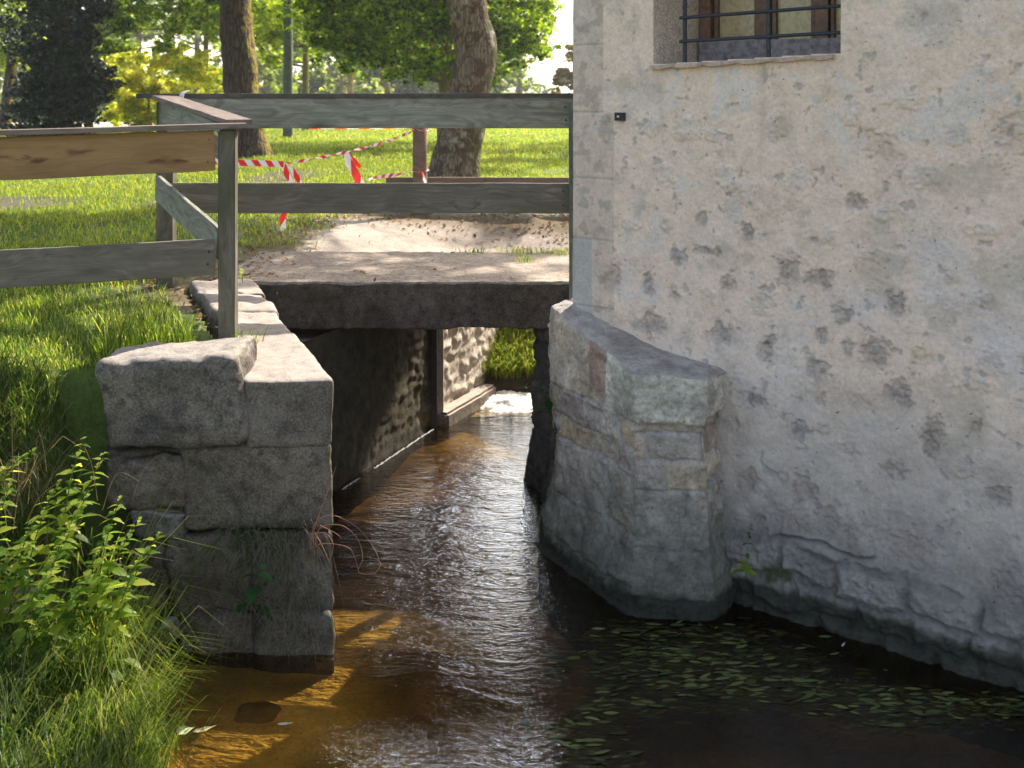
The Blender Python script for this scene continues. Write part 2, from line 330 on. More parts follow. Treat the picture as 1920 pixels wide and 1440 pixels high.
# ------------------------------------------------------------------ terrain
def Lx(y):
    return np.interp(y, [-6, 3, 4.12, 4.93, 5.19, 5.21, 6.94, 6.96, 8.3, 9.1, 9.9, 14],
                        [-.9, -1.2, -1.36, -1.58, -1.58, -1.1, -1.86, -1.24, -.70, -.33, -.05, 1.2])
def height(x, y):
    x = np.asarray(x, float); y = np.asarray(y, float)
    p = np.stack([x, y, x * 0], -1).reshape(-1, 3)
    nz = fbm(p, 1.1, 4, .5, 3).reshape(x.shape); nb = fbm(p, .12, 3, .5, 9).reshape(x.shape)
    top = np.interp(y, [4.5, 5.2, 7, 9, 14, 40], [1.2, 1.25, 1.33, 1.345, 1.31, 1.30]) + nz * .025 * sstep(9, 12, np.hypot(x + .5, y) + 3) + nb * .05 * sstep(12, 25, y)
    top = top - .24 * sstep(-1.5, -.1, x - Lx(y)) * sstep(8.15, 8.9, y) * sstep(11.0, 9.9, y)
    # litter bank beside the bridge sits level with the slab
    d = Lx(y) - x
    bank = np.interp(d, [-.3, 0, .12, .5, 1.0, 3.0], [-.25, .0, .12, .36, .62, .95]) + nz * .05
    up = sstep(4.2, 5.05, y + .25 * np.clip(d - .7, 0, .8)) * sstep(-1.98, -2.25, x)
    front = lerp(bank, np.maximum(bank, top), up)
    z = np.where(y < 5.2, front, top)
    # left bank further toward the viewer
    bed = -.10 - .25 * sstep(-.6, .6, x) - .10 * sstep(5.2, 6.5, y) * sstep(8.0, 7.4, y) + nz * .02
    inside = d < 0
    z = np.where(inside & (y < 10.7), np.minimum(bed, z), z)
    z = np.where((y < 5.2) & (y > -6) & (d < 0), np.minimum(np.interp(d, [-1.2, -.25, 0], [-1.0, -.09, .0]), z) * 0 + np.maximum(bed, np.interp(d, [-1.3, -.9, -.1, 0], [-.3, -.10, -.06, .0])), z)
    # upstream basin and its grassy far bank
    ub = np.interp(y - .25 * (x - .2), [8.93, 9.12, 9.85, 10.0, 10.7], [-.15, .03, .50, 1.09, 1.335]) + nz * .05
    z = np.where((y > 8.9) & inside, np.minimum(ub, 1.335), z)
    # room for the slab
    z = np.where((y > 6.9) & (y < 8.2) & (x > -1.8), np.minimum(z, .98), z)
    z = np.where((y > 4.98) & (y < 7.0) & (x > -1.25 - .44 * (y - 4.97)) & (x < 0), np.minimum(z, .6), z)
    z = np.where((x > 1.3) & (y > 4.2) & (y < 10.2), np.minimum(z, -.3), z)
    # river valley far behind
    z = z - 1.0 * sstep(42, 55, y) * sstep(-60, -20, -np.abs(x) + 0)
    return z
def cat(*a): return np.unique(np.concatenate(a))
gx = cat(-np.geomspace(5, 500, 45), np.arange(-5, 1.6, .04), np.arange(1.6, 12, .4), np.geomspace(12, 500, 26))
gy = cat(-np.geomspace(.5, 60, 12), np.arange(-.5, 3.4, .3), np.arange(3.4, 11, .04), np.arange(11, 16, .12), np.arange(16, 45, .5), np.geomspace(45, 900, 30))
X, Y = np.meshgrid(gx, gy); Z = height(X, Y)
pts = np.stack([X, Y, Z], -1).reshape(-1, 3)
xx, yy, zz = pts.T
n1 = fbm(pts, .9, 4, .6, 21); n2 = fbm(pts, 5, 4, .6, 22)
turf = np.array([.085, .125, .025]); soil = np.array([.10, .08, .058]); path = np.array([.33, .28, .235]); wet = np.array([.05, .038, .025]); bedc = np.array([.56, .41, .15])
def blot(cx, cy, rx, ry): return sstep(1.25, .6, np.sqrt(((xx - cx) / rx) ** 2 + ((yy - cy) / ry) ** 2) + .3 * n2)
wornp = np.maximum.reduce([blot(-3.4, 15.8, .55, 1.6), blot(-5.9, 12.0, 1.0, .8), blot(-3.1, 12.2, 1.2, .9), blot(-.8, 24, .8, .8), blot(2.2, 17, .8, 1.2)])
pm = (yy < 40) * sstep(-1.9, -1.55, xx + .12 * n1 + .05 * n2) * sstep(6.6, 6.9, yy + .1 * n2) * sstep(10.6, 10.2, yy + .2 * n1)
worn = np.maximum(sstep(.35, .7, n1 + .2 * n2) * .8 * sstep(40, 30, yy), wornp * .9)
col = lerp(turf, soil, np.clip(worn, 0, 1)[:, None])
lit = sstep(12.2, 10.4, yy + .6 * n1) * sstep(-2.9, -1.7, xx + .4 * n1) * (yy > 6.3)
col = lerp(col, np.array([.2, .145, .10]), (lit * .85)[:, None])
col = lerp(col, path, pm[:, None])
col = lerp(col, wet, sstep(.5, .05, zz)[:, None] * (yy < 9.5)[:, None])
dd_ = xx - Lx(yy)
lit_shallows = np.maximum(sstep(1.15, .75, dd_ + .15 * n1 + .1 * n2) * (yy < 5.6), sstep(7.7, 8.3, yy + .3 * n1))
bed_tone = lerp(np.array([.20, .12, .05]), bedc, lit_shallows[:, None])  # bed painted pale at the shallows and sun patches, dark where shaded
col = lerp(col, bed_tone * (1 + .3 * n2[:, None]), (sstep(.0, -.03, zz) * (yy < 9.4))[:, None])
sand = sstep(36.5, 37.2, yy) * sstep(42, 41, yy)
col = lerp(col, np.array([.5, .4, .33]), sand[:, None])
col = np.clip(col * (1 + .18 * n2[:, None]), .01, .9)
me = np_mesh('ground', pts, grid_faces(len(gx), len(gy)), {'col': col})
tag(link('ground', me, M['soil']), kind='structure')

# water sheet with calm pool on the right
wx = np.linspace(-5, 9, 90); wy = np.linspace(-5, 10.6, 110)
X, Y = np.meshgrid(wx, wy); wp = np.stack([X, Y, X * 0], -1).reshape(-1, 3)
calm = sstep(.0, .55, wp[:, 0] - .12) * sstep(6.2, 5.2, wp[:, 1])
calm = np.maximum(calm, .86 * sstep(5.1, 4.55, wp[:, 1]))
calm = np.maximum(calm, sstep(-.95, -1.25, wp[:, 0]) * (wp[:, 1] < 5.0))
tag(link('water', np_mesh('water', wp, grid_faces(90, 110), {'calm': calm}), M['water']), kind='structure')

# ------------------------------------------------------------------ sheet walls following a plan polyline
def sheet(name, path, zb, zt, ds, dz, disp, colf, mat, parent, s_extra=None, hole=None):
    path = [Vector(p) for p in path]; seg = [(b - a).length for a, b in zip(path, path[1:])]; cum = np.concatenate([[0], np.cumsum(seg)])
    L = cum[-1]; s = np.unique(np.concatenate([np.arange(0, L, ds), cum])) if s_extra is None else s_extra
    z = np.arange(zb, zt + dz * .5, dz) if not isinstance(zb, np.ndarray) else zb
    px = np.interp(s, cum, [p.x for p in path]); py = np.interp(s, cum, [p.y for p in path])
    # smoothed normals (pointing to the right of the path direction, i.e. toward the viewer)
    e = .03
    tx = np.interp(s + e, cum, [p.x for p in path]) - np.interp(s - e, cum, [p.x for p in path]); ty = np.interp(s + e, cum, [p.y for p in path]) - np.interp(s - e, cum, [p.y for p in path])
    l = np.hypot(tx, ty); nx, ny = ty / l, -tx / l
    Sg, Zg = np.meshgrid(s, z); sf, zf = Sg.ravel(), Zg.ravel()
    base = np.stack([np.tile(px, len(z)), np.tile(py, len(z)), zf], -1); nrm = np.stack([np.tile(nx, len(z)), np.tile(ny, len(z)), zf * 0], -1)
    dd, aux = disp(sf, zf, base)
    v = base + nrm * dd[:, None]
    col = np.clip(colf(sf, zf, v, dd, aux), .004, .95)
    f = grid_faces(len(s), len(z))
    if hole is not None:
        keep = ~hole(sf[f].mean(1), zf[f].mean(1)); f = f[keep]
    return link(name, np_mesh(name, v, f, {'col': col}), mat, parent)

def blocks(s, z, rows, cols, warp, seed, soft=.012):
    """irregular coursed blocks: returns mortar mask 0..1 (1 in joint) and random id per block"""
    p = np.stack([s, z, s * 0 + seed], -1)
    s2 = s + warp * fbm(p, 5, 3, .5, seed); z2 = z + warp * fbm(p, 4, 3, .5, seed + 1)
    r = np.searchsorted(rows, z2) ; rr = np.clip(r, 1, len(rows) - 1)
    dz = np.minimum(z2 - np.array(rows)[rr - 1], np.array(rows)[rr] - z2)
    rnd = np.random.default_rng(seed)
    ds = np.full_like(s, 9.); bid = np.zeros_like(s)
    for k in range(1, len(rows)):
        m = rr == k
        b = cols[k - 1] if cols and cols[k - 1] else None
        if b is None:
            b = [-.2]
            while b[-1] < s.max() + .5: b.append(b[-1] + (rows[k] - rows[k - 1]) * rnd.uniform(.8, 2.1) + .06)
        b = np.array(b); i = np.clip(np.searchsorted(b, s2[m]), 1, len(b) - 1)
        ds[m] = np.minimum(s2[m] - b[i - 1], b[i] - s2[m]); bid[m] = (k * 17.13 + i * 5.77)
    d = np.minimum(ds, dz)
    rid = np.modf(np.sin(bid * 12.9898 + seed) * 43758.5453)[0]
    return 1 - sstep(soft * .3, soft * 1.8, d), np.abs(rid), d

# ------------------------------------------------------------------ the mill
W0 = Vector((.351, 6.10)); U = Vector((.812, -.583)).normalized()
def wall_sz(px, py):
    k = (px - 960) / F
    s = (k * W0.y - W0.x) / (U.x - k * U.y); d = W0.y + U.y * s
    return s, EYE - (py - HOR) * d / F
mill = empty('mill_building', (.9, 6.4, 0), 'large old mill with rough pale plaster wall standing in the stream, barred window high up', 'building')
spots = [(1272,484,18,13,0),(1212,530,14,25,0),(1263,552,17,14,0),(1318,408,14,12,0),(1400,432,13,17,0),(1607,374,18,22,0),(1535,520,28,18,0),(1478,510,22,22,0),(1583,590,18,17,0),(1682,572,24,26,0),
 (1220,605,30,25,0),(1350,625,26,20,0),(1440,665,18,20,1),(1538,628,13,20,0),(1530,690,22,24,0),(1590,652,14,20,0),(1640,660,28,26,0),(1687,735,36,26,0),(1745,838,16,42,1),(1500,810,24,20,0),(1675,880,26,24,1),
 (1510,915,32,24,1),(1485,990,52,50,2),(1595,1010,35,52,2),(1700,1022,62,62,2),(1900,1085,36,60,2),(1872,930,36,20,1),(1155,515,12,26,1),(1363,530,18,16,0),(1395,365,40,26,3),(1655,270,46,46,4),(1905,240,48,90,4),(1725,665,22,18,5),
 (1450,236,14,22,6),(1365,335,22,28,6),(1500,340,22,26,6),(1290,238,26,24,6),(1340,255,14,12,6),(1218,236,22,20,6),(1140,530,10,18,1),(1860,680,26,30,3),(1330,560,14,20,3),(1430,560,18,30,3),(1490,470,24,12,3),(1640,480,26,12,3),
 (1750,800,24,26,1),(1830,800,14,16,1),(1820,720,30,14,3),(1420,750,28,14,0),(1445,640,12,12,0),(1620,745,22,12,3),(1780,520,20,14,3),(1850,560,24,14,3),(1560,440,12,16,3),(1790,250,26,20,3),(1850,130,26,20,6),(1700,180,30,24,6),
 (1600,210,24,20,6),(1740,330,36,18,6),(1655,400,22,14,6),(1320,470,34,8,1),(1540,800,18,12,3),(1600,840,24,16,3),(1180,420,18,16,6),(1250,330,18,18,6),(1850,430,30,16,6),(1810,880,24,20,3),(1560,960,20,30,2),(1410,900,16,22,1),(1250,420,10,10,3),
 (1780,1120,40,30,2),(1430,990,24,40,2),(1650,1100,60,26,2),(1840,1180,50,24,3),(1555,1090,40,16,1)]
scol = {0: (.17, .16, .165), 1: (.21, .165, .145), 2: (.24, .19, .175), 3: (.36, .33, .30), 4: (.36, .30, .21), 5: (.42, .36, .16), 6: (.62, .585, .55)}
sps = []
for (a, b, w, h, k) in spots:
    s, z = wall_sz(a, b); s1, _ = wall_sz(a + w, b); d = W0.y + U.y * s
    sps.append((s, z, s1 - s, h * d / F, k))
quoin_z = [EYE - (y - HOR) * 6.1 / F for y in (570, 445, 332, 210, 85, -40)]
def wall_disp(s, z, b):
    n = fbm(b, 2.2, 4, .5, 31) * .012 + fbm(b, 11, 4, .6, 32) * .0038 + fbm(b, 45, 2, .6, 33) * .0018
    aux = {}
    m_all = np.zeros_like(s)
    wob = fbm(b, 16, 4, .6, 35); wob2 = fbm(b, 55, 3, .6, 36)
    sel = []
    for (cs, cz, rs, rz, k) in sps:
        near = (np.abs(s - cs) < rs * 2) & (np.abs(z - cz) < rz * 2); i = np.where(near)[0]
        if len(i) == 0: continue
        q = np.sqrt(((s[i] - cs) / rs) ** 2 + ((z[i] - cz) / rz) ** 2) + .7 * wob[i] + .35 * wob2[i]
        m = sstep(1.25, .5 if k in (0, 1) else .3, q); sel.append((i, m, k))
        n[i] += m * {0: -.006, 1: -.007, 2: .002, 3: .007, 4: -.004, 5: -.002, 6: .008}[k] + (m * (1 - m)) * .013 + m * wob2[i] * .006
    # pocks and ragged scrapes
    pk = sstep(.62, .8, fbm(b, 20, 3, .5, 37)); n -= pk * .006
    gm, gr_, gd = blocks(s, z, list(np.arange(-.6, 6.8, .155)), None, .07, 20, .03)
    vis = sstep(.0, .45, fbm(b, 1.6, 3, .5, 46) + .35 * sstep(1.9, .6, z) - .12) * (1 - gm) * sstep(.35, .75, gr_ + .3 * wob); n += vis * (.005 * (gr_ - .4) + .002 * wob2)
    # rough rubble footing near the waterline
    foot = .33 + .06 * fbm(b, 3, 3, .5, 38) - .04 * (s - 1.8)
    f = sstep(foot + .05, foot - .05, z)
    mm, rid, d = blocks(s, z, [-.6, -.1, .06, .20, .36, .6], None, .05, 5, .02)
    n += f * (.03 + .016 * rid - mm * .02 + .016 * fbm(b, 9, 4, .65, 40) + .01 * fbm(b, 30, 3, .6, 44))
    n += .05 * sstep(.9, .1, z)
    crack = np.exp(-((z - foot - .01) / .007) ** 2) * sstep(.9, 1.3, s) * sstep(-.3, .1, fbm(b, 4, 3, .5, 45)); n -= crack * .02
    jq = np.zeros_like(s)
    qw = .2 + .07 * np.sin(np.searchsorted(-np.array(quoin_z), -z) * 2.4)
    for q in quoin_z: jq = np.maximum(jq, np.exp(-((z - q) / .005) ** 2) * (s < qw))
    n = np.where((s < qw) & (z > 1.3), n * .35 + .004, n) - jq * .006
    return n, (vis, gr_, sel, pk, f, mm, rid, wob, wob2, jq, qw, crack)
def wall_col(s, z, v, dd, aux):
    vis, gr_, sel, pk, f, mm, rid, wob, wob2, jq, qw, crack = aux
    a = fbm(v, 1.3, 4, .6, 41)[:, None]; b2 = fbm(v, 4.5, 5, .65, 42)[:, None]; c2 = fbm(v, 14, 4, .6, 43)[:, None]
    col = np.array([.83, .66, .535]) * np.ones((len(s), 1))
    col = lerp(col, np.array([.72, .63, .575]), sstep(-.15, .5, a + .4 * b2))
    col = lerp(col, np.array([.58, .48, .37]), .6 * sstep(.15, .6, b2))
    col = lerp(col, np.array([.70, .65, .61]), .6 * sstep(.3, .65, -b2 + .4 * c2))
    lowt = sstep(1.35, .75, z + .15 * a[:, 0])[:, None]
    col = lerp(col, np.array([.47, .42, .375]) * (1 + .2 * c2), .8 * lowt)
    col = lerp(col, np.array([.15, .14, .125]) * (1 + .5 * c2), .85 * sstep(.8, .2, z + .1 * b2[:, 0])[:, None])
    col = lerp(col, np.array([.33, .31, .30]), (.5 * pk)[:, None])
    gp = np.array([[.40, .36, .33], [.47, .40, .31], [.36, .33, .34], [.62, .57, .52], [.44, .37, .33]])[(np.modf(gr_ * 7.31)[0] * 4.99).astype(int)]
    col = lerp(col, gp * (1 + .3 * wob2[:, None]), (vis * .42 * (.4 + .6 * sstep(-.3, .3, wob2)))[:, None])
    for i, m, k in sel:
        cc = np.array(scol[k]) * (1 + .4 * wob2[i][:, None]); mm2 = m * {0: .68, 1: .62, 2: .55, 3: .4, 4: .45, 5: .5, 6: .45}[k] * (.45 + .55 * sstep(-.6, .5, wob2[i] + .4 * wob[i]))
        col[i] = lerp(col[i], cc, mm2[:, None])
    qm = ((s < qw) & (z > 1.3))[:, None]
    col = np.where(qm, lerp(col, np.array([.55, .46, .38]), .5) * (1 - .25 * sstep(.1, .5, c2)), col)
    q0 = ((s < .13) & (z > 1.3) & (z < quoin_z[1]))[:, None]; col = np.where(q0, lerp(col, np.array([.42, .43, .43]), .7), col)
    col = lerp(col, np.array([.2, .18, .16]), jq[:, None] * .3)
    col = lerp(col, lerp(np.array([.20, .185, .17]), np.array([.33, .31, .29]), rid[:, None]) * (1 - .5 * mm[:, None]), (f * .6)[:, None])
    run = np.exp(-((s - ws0 - .05) / .03) ** 2) + .8 * np.exp(-((s - ws0 - .62) / .02) ** 2) + .8 * np.exp(-((s - ws1 + .06) / .035) ** 2)
    col = lerp(col, col * .78, (np.clip(run * sstep(1.9, 2.7, z) * (z < 2.8) * sstep(-.5, .3, b2[:, 0]), 0, 1))[:, None])
    wetl = (.14 + .03 * b2[:, 0])[:]
    col = lerp(col, np.array([.03, .03, .02]) * (1 + .6 * c2), sstep(wetl + .04, wetl - .02, z)[:, None] * .92)
    col = lerp(col, np.array([.05, .06, .02]), (.8 * sstep(.1, .45, b2[:, 0]) * sstep(.30, .2, z) * sstep(.08, .16, z) * sstep(2.0, 1.6, s))[:, None])
    col = lerp(col, np.array([.05, .05, .045]), crack[:, None] * .7)
    return col
s_arr = np.concatenate([np.arange(0, 2.75, .0062), np.arange(2.75, 7.0, .08)])
z_arr = np.concatenate([np.arange(-.6, 0, .05), np.arange(0, 3.25, .0062), np.arange(3.25, 6.6, .08)])
ws0, wz0 = wall_sz(1225, 121); ws1, wz1 = wall_sz(1578, 99)
wz_top = 3.55
sill = lambda s: wz0 + (wz1 - wz0) * (s - ws0) / (ws1 - ws0)
hole = lambda s, z: (s > ws0) & (s < ws1) & (z > sill(s)) & (z < wz_top)
sheet('front_wall', [W0, W0 + U * 7.0], z_arr, 0, 0, 0, wall_disp, wall_col, M['plaster'], mill, s_extra=s_arr, hole=hole)
Nn = Vector((U.y, -U.x)); NI = -Nn   # outward (to viewer) and inward normals
if Nn.y > 0: Nn, NI = NI, Nn
def W3(s, z, inn=0.0):
    p = W0 + U * s + NI * inn; return Vector((p.x, p.y, z))
# left flank, back and roof of the mill
SDv = Vector((.672, .741))
def W3b(s, z, inn=0.0):
    p = W0 + U * s + (SDv * inn if inn > 0 else NI * inn); return Vector((p.x, p.y, z))
side = [W0 + SDv * 8.0, W0]
def sd_disp(s, z, b): return fbm(b, 3, 4, .5, 61) * .01, None
def sd_col(s, z, v, dd, aux):
    c = fbm(v, 3, 4, .6, 62)[:, None]; return np.array([.48, .43, .37]) * (1 + .2 * c)
sheet('side_wall', side, -.6, 6.52, .1, .1, sd_disp, sd_col, M['plaster'], mill)
bm = bmesh.new()
def quad(bm, pts): return bm.faces.new([bm.verts.new(p) for p in pts])
E = 7.0
quad(bm, [W3b(E, -.6), W3b(E, -.6, 8), W3b(E, 6.5, 8), W3b(E, 6.5)]); quad(bm, [W3b(0, -.6, 8), W3b(0, 6.5, 8), W3b(E, 6.5, 8), W3b(E, -.6, 8)])
me = bpy.data.meshes.new('back_wall'); bm.to_mesh(me); bm.free(); link('back_wall', me, flat_mat('rear_plaster', (.48, .43, .37), .9), mill, False)
bm = bmesh.new(); o = .4
q_ = .03; a0, a1, b0, b1 = W3b(-q_, 6.45, -o), W3b(E + o, 6.45, -o), W3b(-q_, 6.45, 8 + o), W3b(E + o, 6.45, 8 + o); r0, r1 = W3b(-q_, 8.6, 4), W3b(E + o, 8.6, 4)
quad(bm, [a0, a1, r1, r0]); quad(bm, [b1, b0, r0, r1]); quad(bm, [a0, r0, b0]); quad(bm, [a1, b1, r1])
me = bpy.data.meshes.new('roof'); bm.to_mesh(me); bm.free(); rf = link('roof', me, flat_mat('clay_roof', (.3, .15, .1), .85, .4, 6), mill, False)
md = rf.modifiers.new('thick', 'SOLIDIFY'); md.thickness = .12

# boxes and boards ---------------------------------------------------------------------------
def box_mesh(name, sx, sy, sz, bevel=.004, cuts=0, warp=0.0, seed=0):
    bm = bmesh.new(); bmesh.ops.create_cube(bm, size=1); bmesh.ops.scale(bm, vec=(sx, sy, sz), verts=bm.verts)
    if cuts:
        es = [e for e in bm.edges if abs((e.verts[0].co - e.verts[1].co).x) > sx * .5]
        bmesh.ops.subdivide_edges(bm, edges=es, cuts=cuts)
        rnd = random.Random(seed)
        off = {}
        for v in bm.verts:
            k = round(v.co.x, 3)
            if k not in off: off[k] = (rnd.uniform(-1, 1) * warp, rnd.uniform(-1, 1) * warp)
            v.co.y += off[k][0]; v.co.z += off[k][1]
    if bevel: 
        es = [e for e in bm.edges if e.calc_face_angle(0) > .6]
        bmesh.ops.bevel(bm, geom=es, offset=bevel, segments=2, affect='EDGES')
    me = bpy.data.meshes.new(name); bm.to_mesh(me); bm.free(); return me
def board(name, a, b, h, th, mat, parent, roll=0.0, cuts=6, warp=.0015, bevel=.004, seed=None):
    """plank from a to b (centre line), height h, thickness th"""
    a, b = Vector(a), Vector(b); d = b - a; L = d.length
    me = box_mesh(name, L, th, h, bevel, cuts, warp, seed or int(L * 1000))
    o = link(name, me, mat, parent, False)
    x = d.normalized(); up = Vector((0, 0, 1)); y = up.cross(x)
    if y.length < .05: y = Vector((0, 1, 0))
    y.normalize(); z = x.cross(y)
    m = Matrix((x, y, z)).transposed().to_4x4()
    m = Matrix.Translation((a + b) / 2) @ m @ Matrix.Rotation(roll, 4, 'X')
    o.matrix_world = m if parent is None else m
    if parent is not None:
        o.matrix_basis = m
    return o
def post(name, x, y, z0, z1, w, mat, parent, rotz=0.0, d=None):
    me = box_mesh(name, z1 - z0, w, d or w, .006, 5, .002, int(x * 100 + 500))
    o = link(name, me, mat, parent, False)
    o.matrix_basis = Matrix.Translation((x, y, (z0 + z1) / 2)) @ Matrix.Rotation(rotz, 4, 'Z') @ Matrix.Rotation(R(90), 4, 'Y')
    return o

# window ------------------------------------------------------------------------------------
def tube(pts, rad, seg=8, cap=True):
    """numpy tube along pts (list of Vector), rad scalar or list -> verts, faces"""
    n = len(pts); rad = [rad] * n if np.isscalar(rad) else rad
    V = []; 
    for i, p in enumerate(pts):
        t = (pts[min(i + 1, n - 1)] - pts[max(i - 1, 0)]); t = t.normalized() if t.length > 1e-9 else Vector((0, 0, 1))
        u = t.cross(Vector((.13, .97, .2))).normalized(); w = t.cross(u)
        for k in range(seg):
            a = 2 * math.pi * k / seg; V.append(p + (u * math.cos(a) + w * math.sin(a)) * rad[i])
    F_ = []
    for i in range(n - 1):
        for k in range(seg):
            k2 = (k + 1) % seg; F_.append((i * seg + k, i * seg + k2, (i + 1) * seg + k2, (i + 1) * seg + k))
    return [tuple(v) for v in V], F_
def mesh_of(name, parts):
    V = []; Fc = []
    for v, f in parts:
        o = len(V); V += list(v); Fc += [tuple(i + o for i in q) for q in f]
    me = bpy.data.meshes.new(name); me.from_pydata(V, [], Fc); me.update(); return me
def wbox(s0, s1, z0, z1, i0, i1):
    """box in wall space"""
    c = [W3(s, z, i) for s in (s0, s1) for z in (z0, z1) for i in (i0, i1)]
    f = [(0, 1, 3, 2), (4, 6, 7, 5), (0, 4, 5, 1), (2, 3, 7, 6), (0, 2, 6, 4), (1, 5, 7, 3)]
    return [tuple(v) for v in c], f
REV = .62
win = link('window', mesh_of('window', [
    ([tuple(W3(ws0, sill(ws0) - .05, -.0)), tuple(W3(ws0, wz_top, -.0)), tuple(W3(ws0, wz_top, REV)), tuple(W3(ws0, sill(ws0) - .05, REV))], [(0, 1, 2, 3)]),
    ([tuple(W3(ws1, sill(ws1) - .05, -.0)), tuple(W3(ws1, wz_top, -.0)), tuple(W3(ws1, wz_top, REV)), tuple(W3(ws1, sill(ws1) - .05, REV))], [(3, 2, 1, 0)]),
    ([tuple(W3(ws0, wz_top)), tuple(W3(ws1, wz_top)), tuple(W3(ws1, wz_top, REV)), tuple(W3(ws0, wz_top, REV))], [(0, 1, 2, 3)]),
    ([tuple(W3(ws0, sill(ws0) - .015)), tuple(W3(ws1, sill(ws1) - .015)), tuple(W3(ws1, sill(ws1) + .0, REV)), tuple(W3(ws0, sill(ws0) + .0, REV))], [(3, 2, 1, 0)])]),
    stone_mat('window_reveal', (.72, .60, .50), (.8, .72, .62), (.55, .43, .34), .3, (.5, .47, .44), 0, .7), mill, False)
def ws_at(px, inn):   # s where a pixel column meets the plane `inn` behind the wall face
    o = W0 + NI * inn; k = (px - 960) / F
    return (k * o.y - o.x) / (U.x - k * U.y)
fi = REV - .04
f = []
zb = lambda s: sill(s) + .012
sL = ws_at(1318, fi); s1 = ws_at(1436, fi); s2 = ws_at(1542, fi)
fr_parts = [wbox(sL - .005, sL + .06, 2.7, wz_top, fi - .03, fi + .05)]
for c0, w in ((s1 - .012, .075), (s2 + .0, .075)):
    fr_parts.append(wbox(c0 - w / 2, c0 + w / 2, 2.7, wz_top, fi - .02, fi + .05))
for c0 in (s1 - .06, s1 + .05, s2 - .055, s2 + .055, sL + .085): fr_parts.append(wbox(c0 - .009, c0 + .009, 2.7, wz_top, fi + .0, fi + .045))
link('frame', mesh_of('frame', fr_parts), M['win_wood'], win, False)
link('bottom_rail', mesh_of('bottom_rail', [wbox(ws0 + .02, ws1 + .3, sill(1.0) - .0, sill(1.2) + .115, fi - .06, fi + .06)]), M['win_sill'], win, False)
link('pane', mesh_of('pane', [wbox(ws0 + .05, ws1 + .25, 2.7, wz_top, fi + .03, fi + .04)]), M['pane'], win, False)
# sill tiles: ragged strip
ss = np.linspace(ws0 - .005, ws1 - .03, 40); vv = []; ff = []
for i, s in enumerate(ss):
    j = .006 * math.sin(i * 1.7) + random.uniform(-.003, .003) - (.010 if abs(i - 13) < 1 else 0)
    t_ = .022 + .004 * math.sin(i * .9)
    z = sill(s) - .004 + j * .3
    for (inn, zz_) in ((-.035 + j, z - t_), (-.04 + j, z - .003), (.2, z + .010), (.2, z - t_)): vv.append(tuple(W3(s, zz_, inn)))
for i in range(39):
    for k in range(4): ff.append((i * 4 + k, (i + 1) * 4 + k, (i + 1) * 4 + (k + 1) % 4, i * 4 + (k + 1) % 4))
ff += [(0, 1, 2, 3), (39 * 4 + 3, 39 * 4 + 2, 39 * 4 + 1, 39 * 4)]
link('sill', mesh_of('sill', [(vv, ff)]), M['sill'], win, False)
bi = .05
sb = [ws_at(1284, bi), ws_at(1441, bi)]
def zs(px, py, inn):
    s = ws_at(px, inn); o = W0 + NI * inn; d = o.y + U.y * s; return s, EYE - (py - HOR) * d / F
for s in sb:
    link('grille_bar', mesh_of('grille_bar', [tube([W3(s, sill(s) - .01, bi), W3(s, wz_top, bi)], .0115, 8)]), M['iron'], win)
for (y0, y1) in ((34, 11), (78, 61), (-14, -42)):
    a = zs(1277, y0, bi); b = zs(1579, y1, bi)
    link('grille_bar', mesh_of('grille_bar', [wbox(a[0], ws1 + .01, 0, 0, 0, 0)] if 0 else [tube([W3(a[0], a[1], bi - .014), W3(ws1 + .005, b[1], bi - .014)], .0095, 6)]), M['iron'], win)
# small iron box on the wall
a = wall_sz(1158, 226); b = wall_sz(1173, 211)
br = link('iron_bracket', mesh_of('iron_bracket', [wbox(a[0], b[0], a[1], b[1], -.035, .01)]), M['rust_iron'], mill, False)
br['label'] = 'small square rusty iron bracket'
mdl = (a[0] + b[0]) / 2, (a[1] + b[1]) / 2
link('bolt', mesh_of('bolt', [wbox(mdl[0] - .005, mdl[0] + .005, mdl[1] - .004, mdl[1] + .006, -.043, -.03)]), flat_mat('bright_steel', (.6, .6, .58), .4), br, False)

# buttress / pier at the foot of the mill -----------------------------------------------------
bp = [(.55, 9.0), (.20, 7.6), (.135, 7.15), (.25, 6.9), (.235, 6.08), (.62, 5.37), (.97, 5.33), (1.13, 5.58)]
cum = [0]
for a, b in zip(bp, bp[1:]): cum.append(cum[-1] + math.dist(a, b))
S1, S2, S3, S4, S5 = cum[3], cum[4], cum[5], cum[6], cum[7]
def ztop(s): return np.interp(s, [0, S1, S2 - .3, S2 - .05, S2, (S2 + S3) / 2, S3, S4, S5], [1.04, 1.05, 1.10, 1.34, 1.385, 1.275, 1.19, 1.17, 1.13])
def b_disp(s, t, b):
    z = b[:, 2]
    rows = [-.6, .02, .128, .369, .663, .80, .944, 1.6]
    mm, rid, d = blocks(s, z + .05 * (s > S3), rows, [None, None, None, None, None, None, [-.2, S1, S3 - .27, S4 + .02, 9]], .022, 8, .009)
    smear = sstep(-.1, .4, fbm(b, 3, 3, .5, 71))
    foot = .10 * sstep(.5, .0, z)
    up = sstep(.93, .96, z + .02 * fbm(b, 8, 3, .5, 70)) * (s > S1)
    rec = sstep(S4 - .01, S4 + .05, s) * sstep(.2, .9, z) * .04
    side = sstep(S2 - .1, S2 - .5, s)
    n_up = 0
    n = .036 * (rid - .5) * (1 - .5 * smear) - mm * .016 * (1 - .6 * smear) + fbm(b, 4, 4, .65, 72) * .014 + fbm(b, 18, 4, .68, 73) * .014 + foot * .7 + up * .025 - rec - .02 * side
    return n, (mm, rid, smear, side, up)
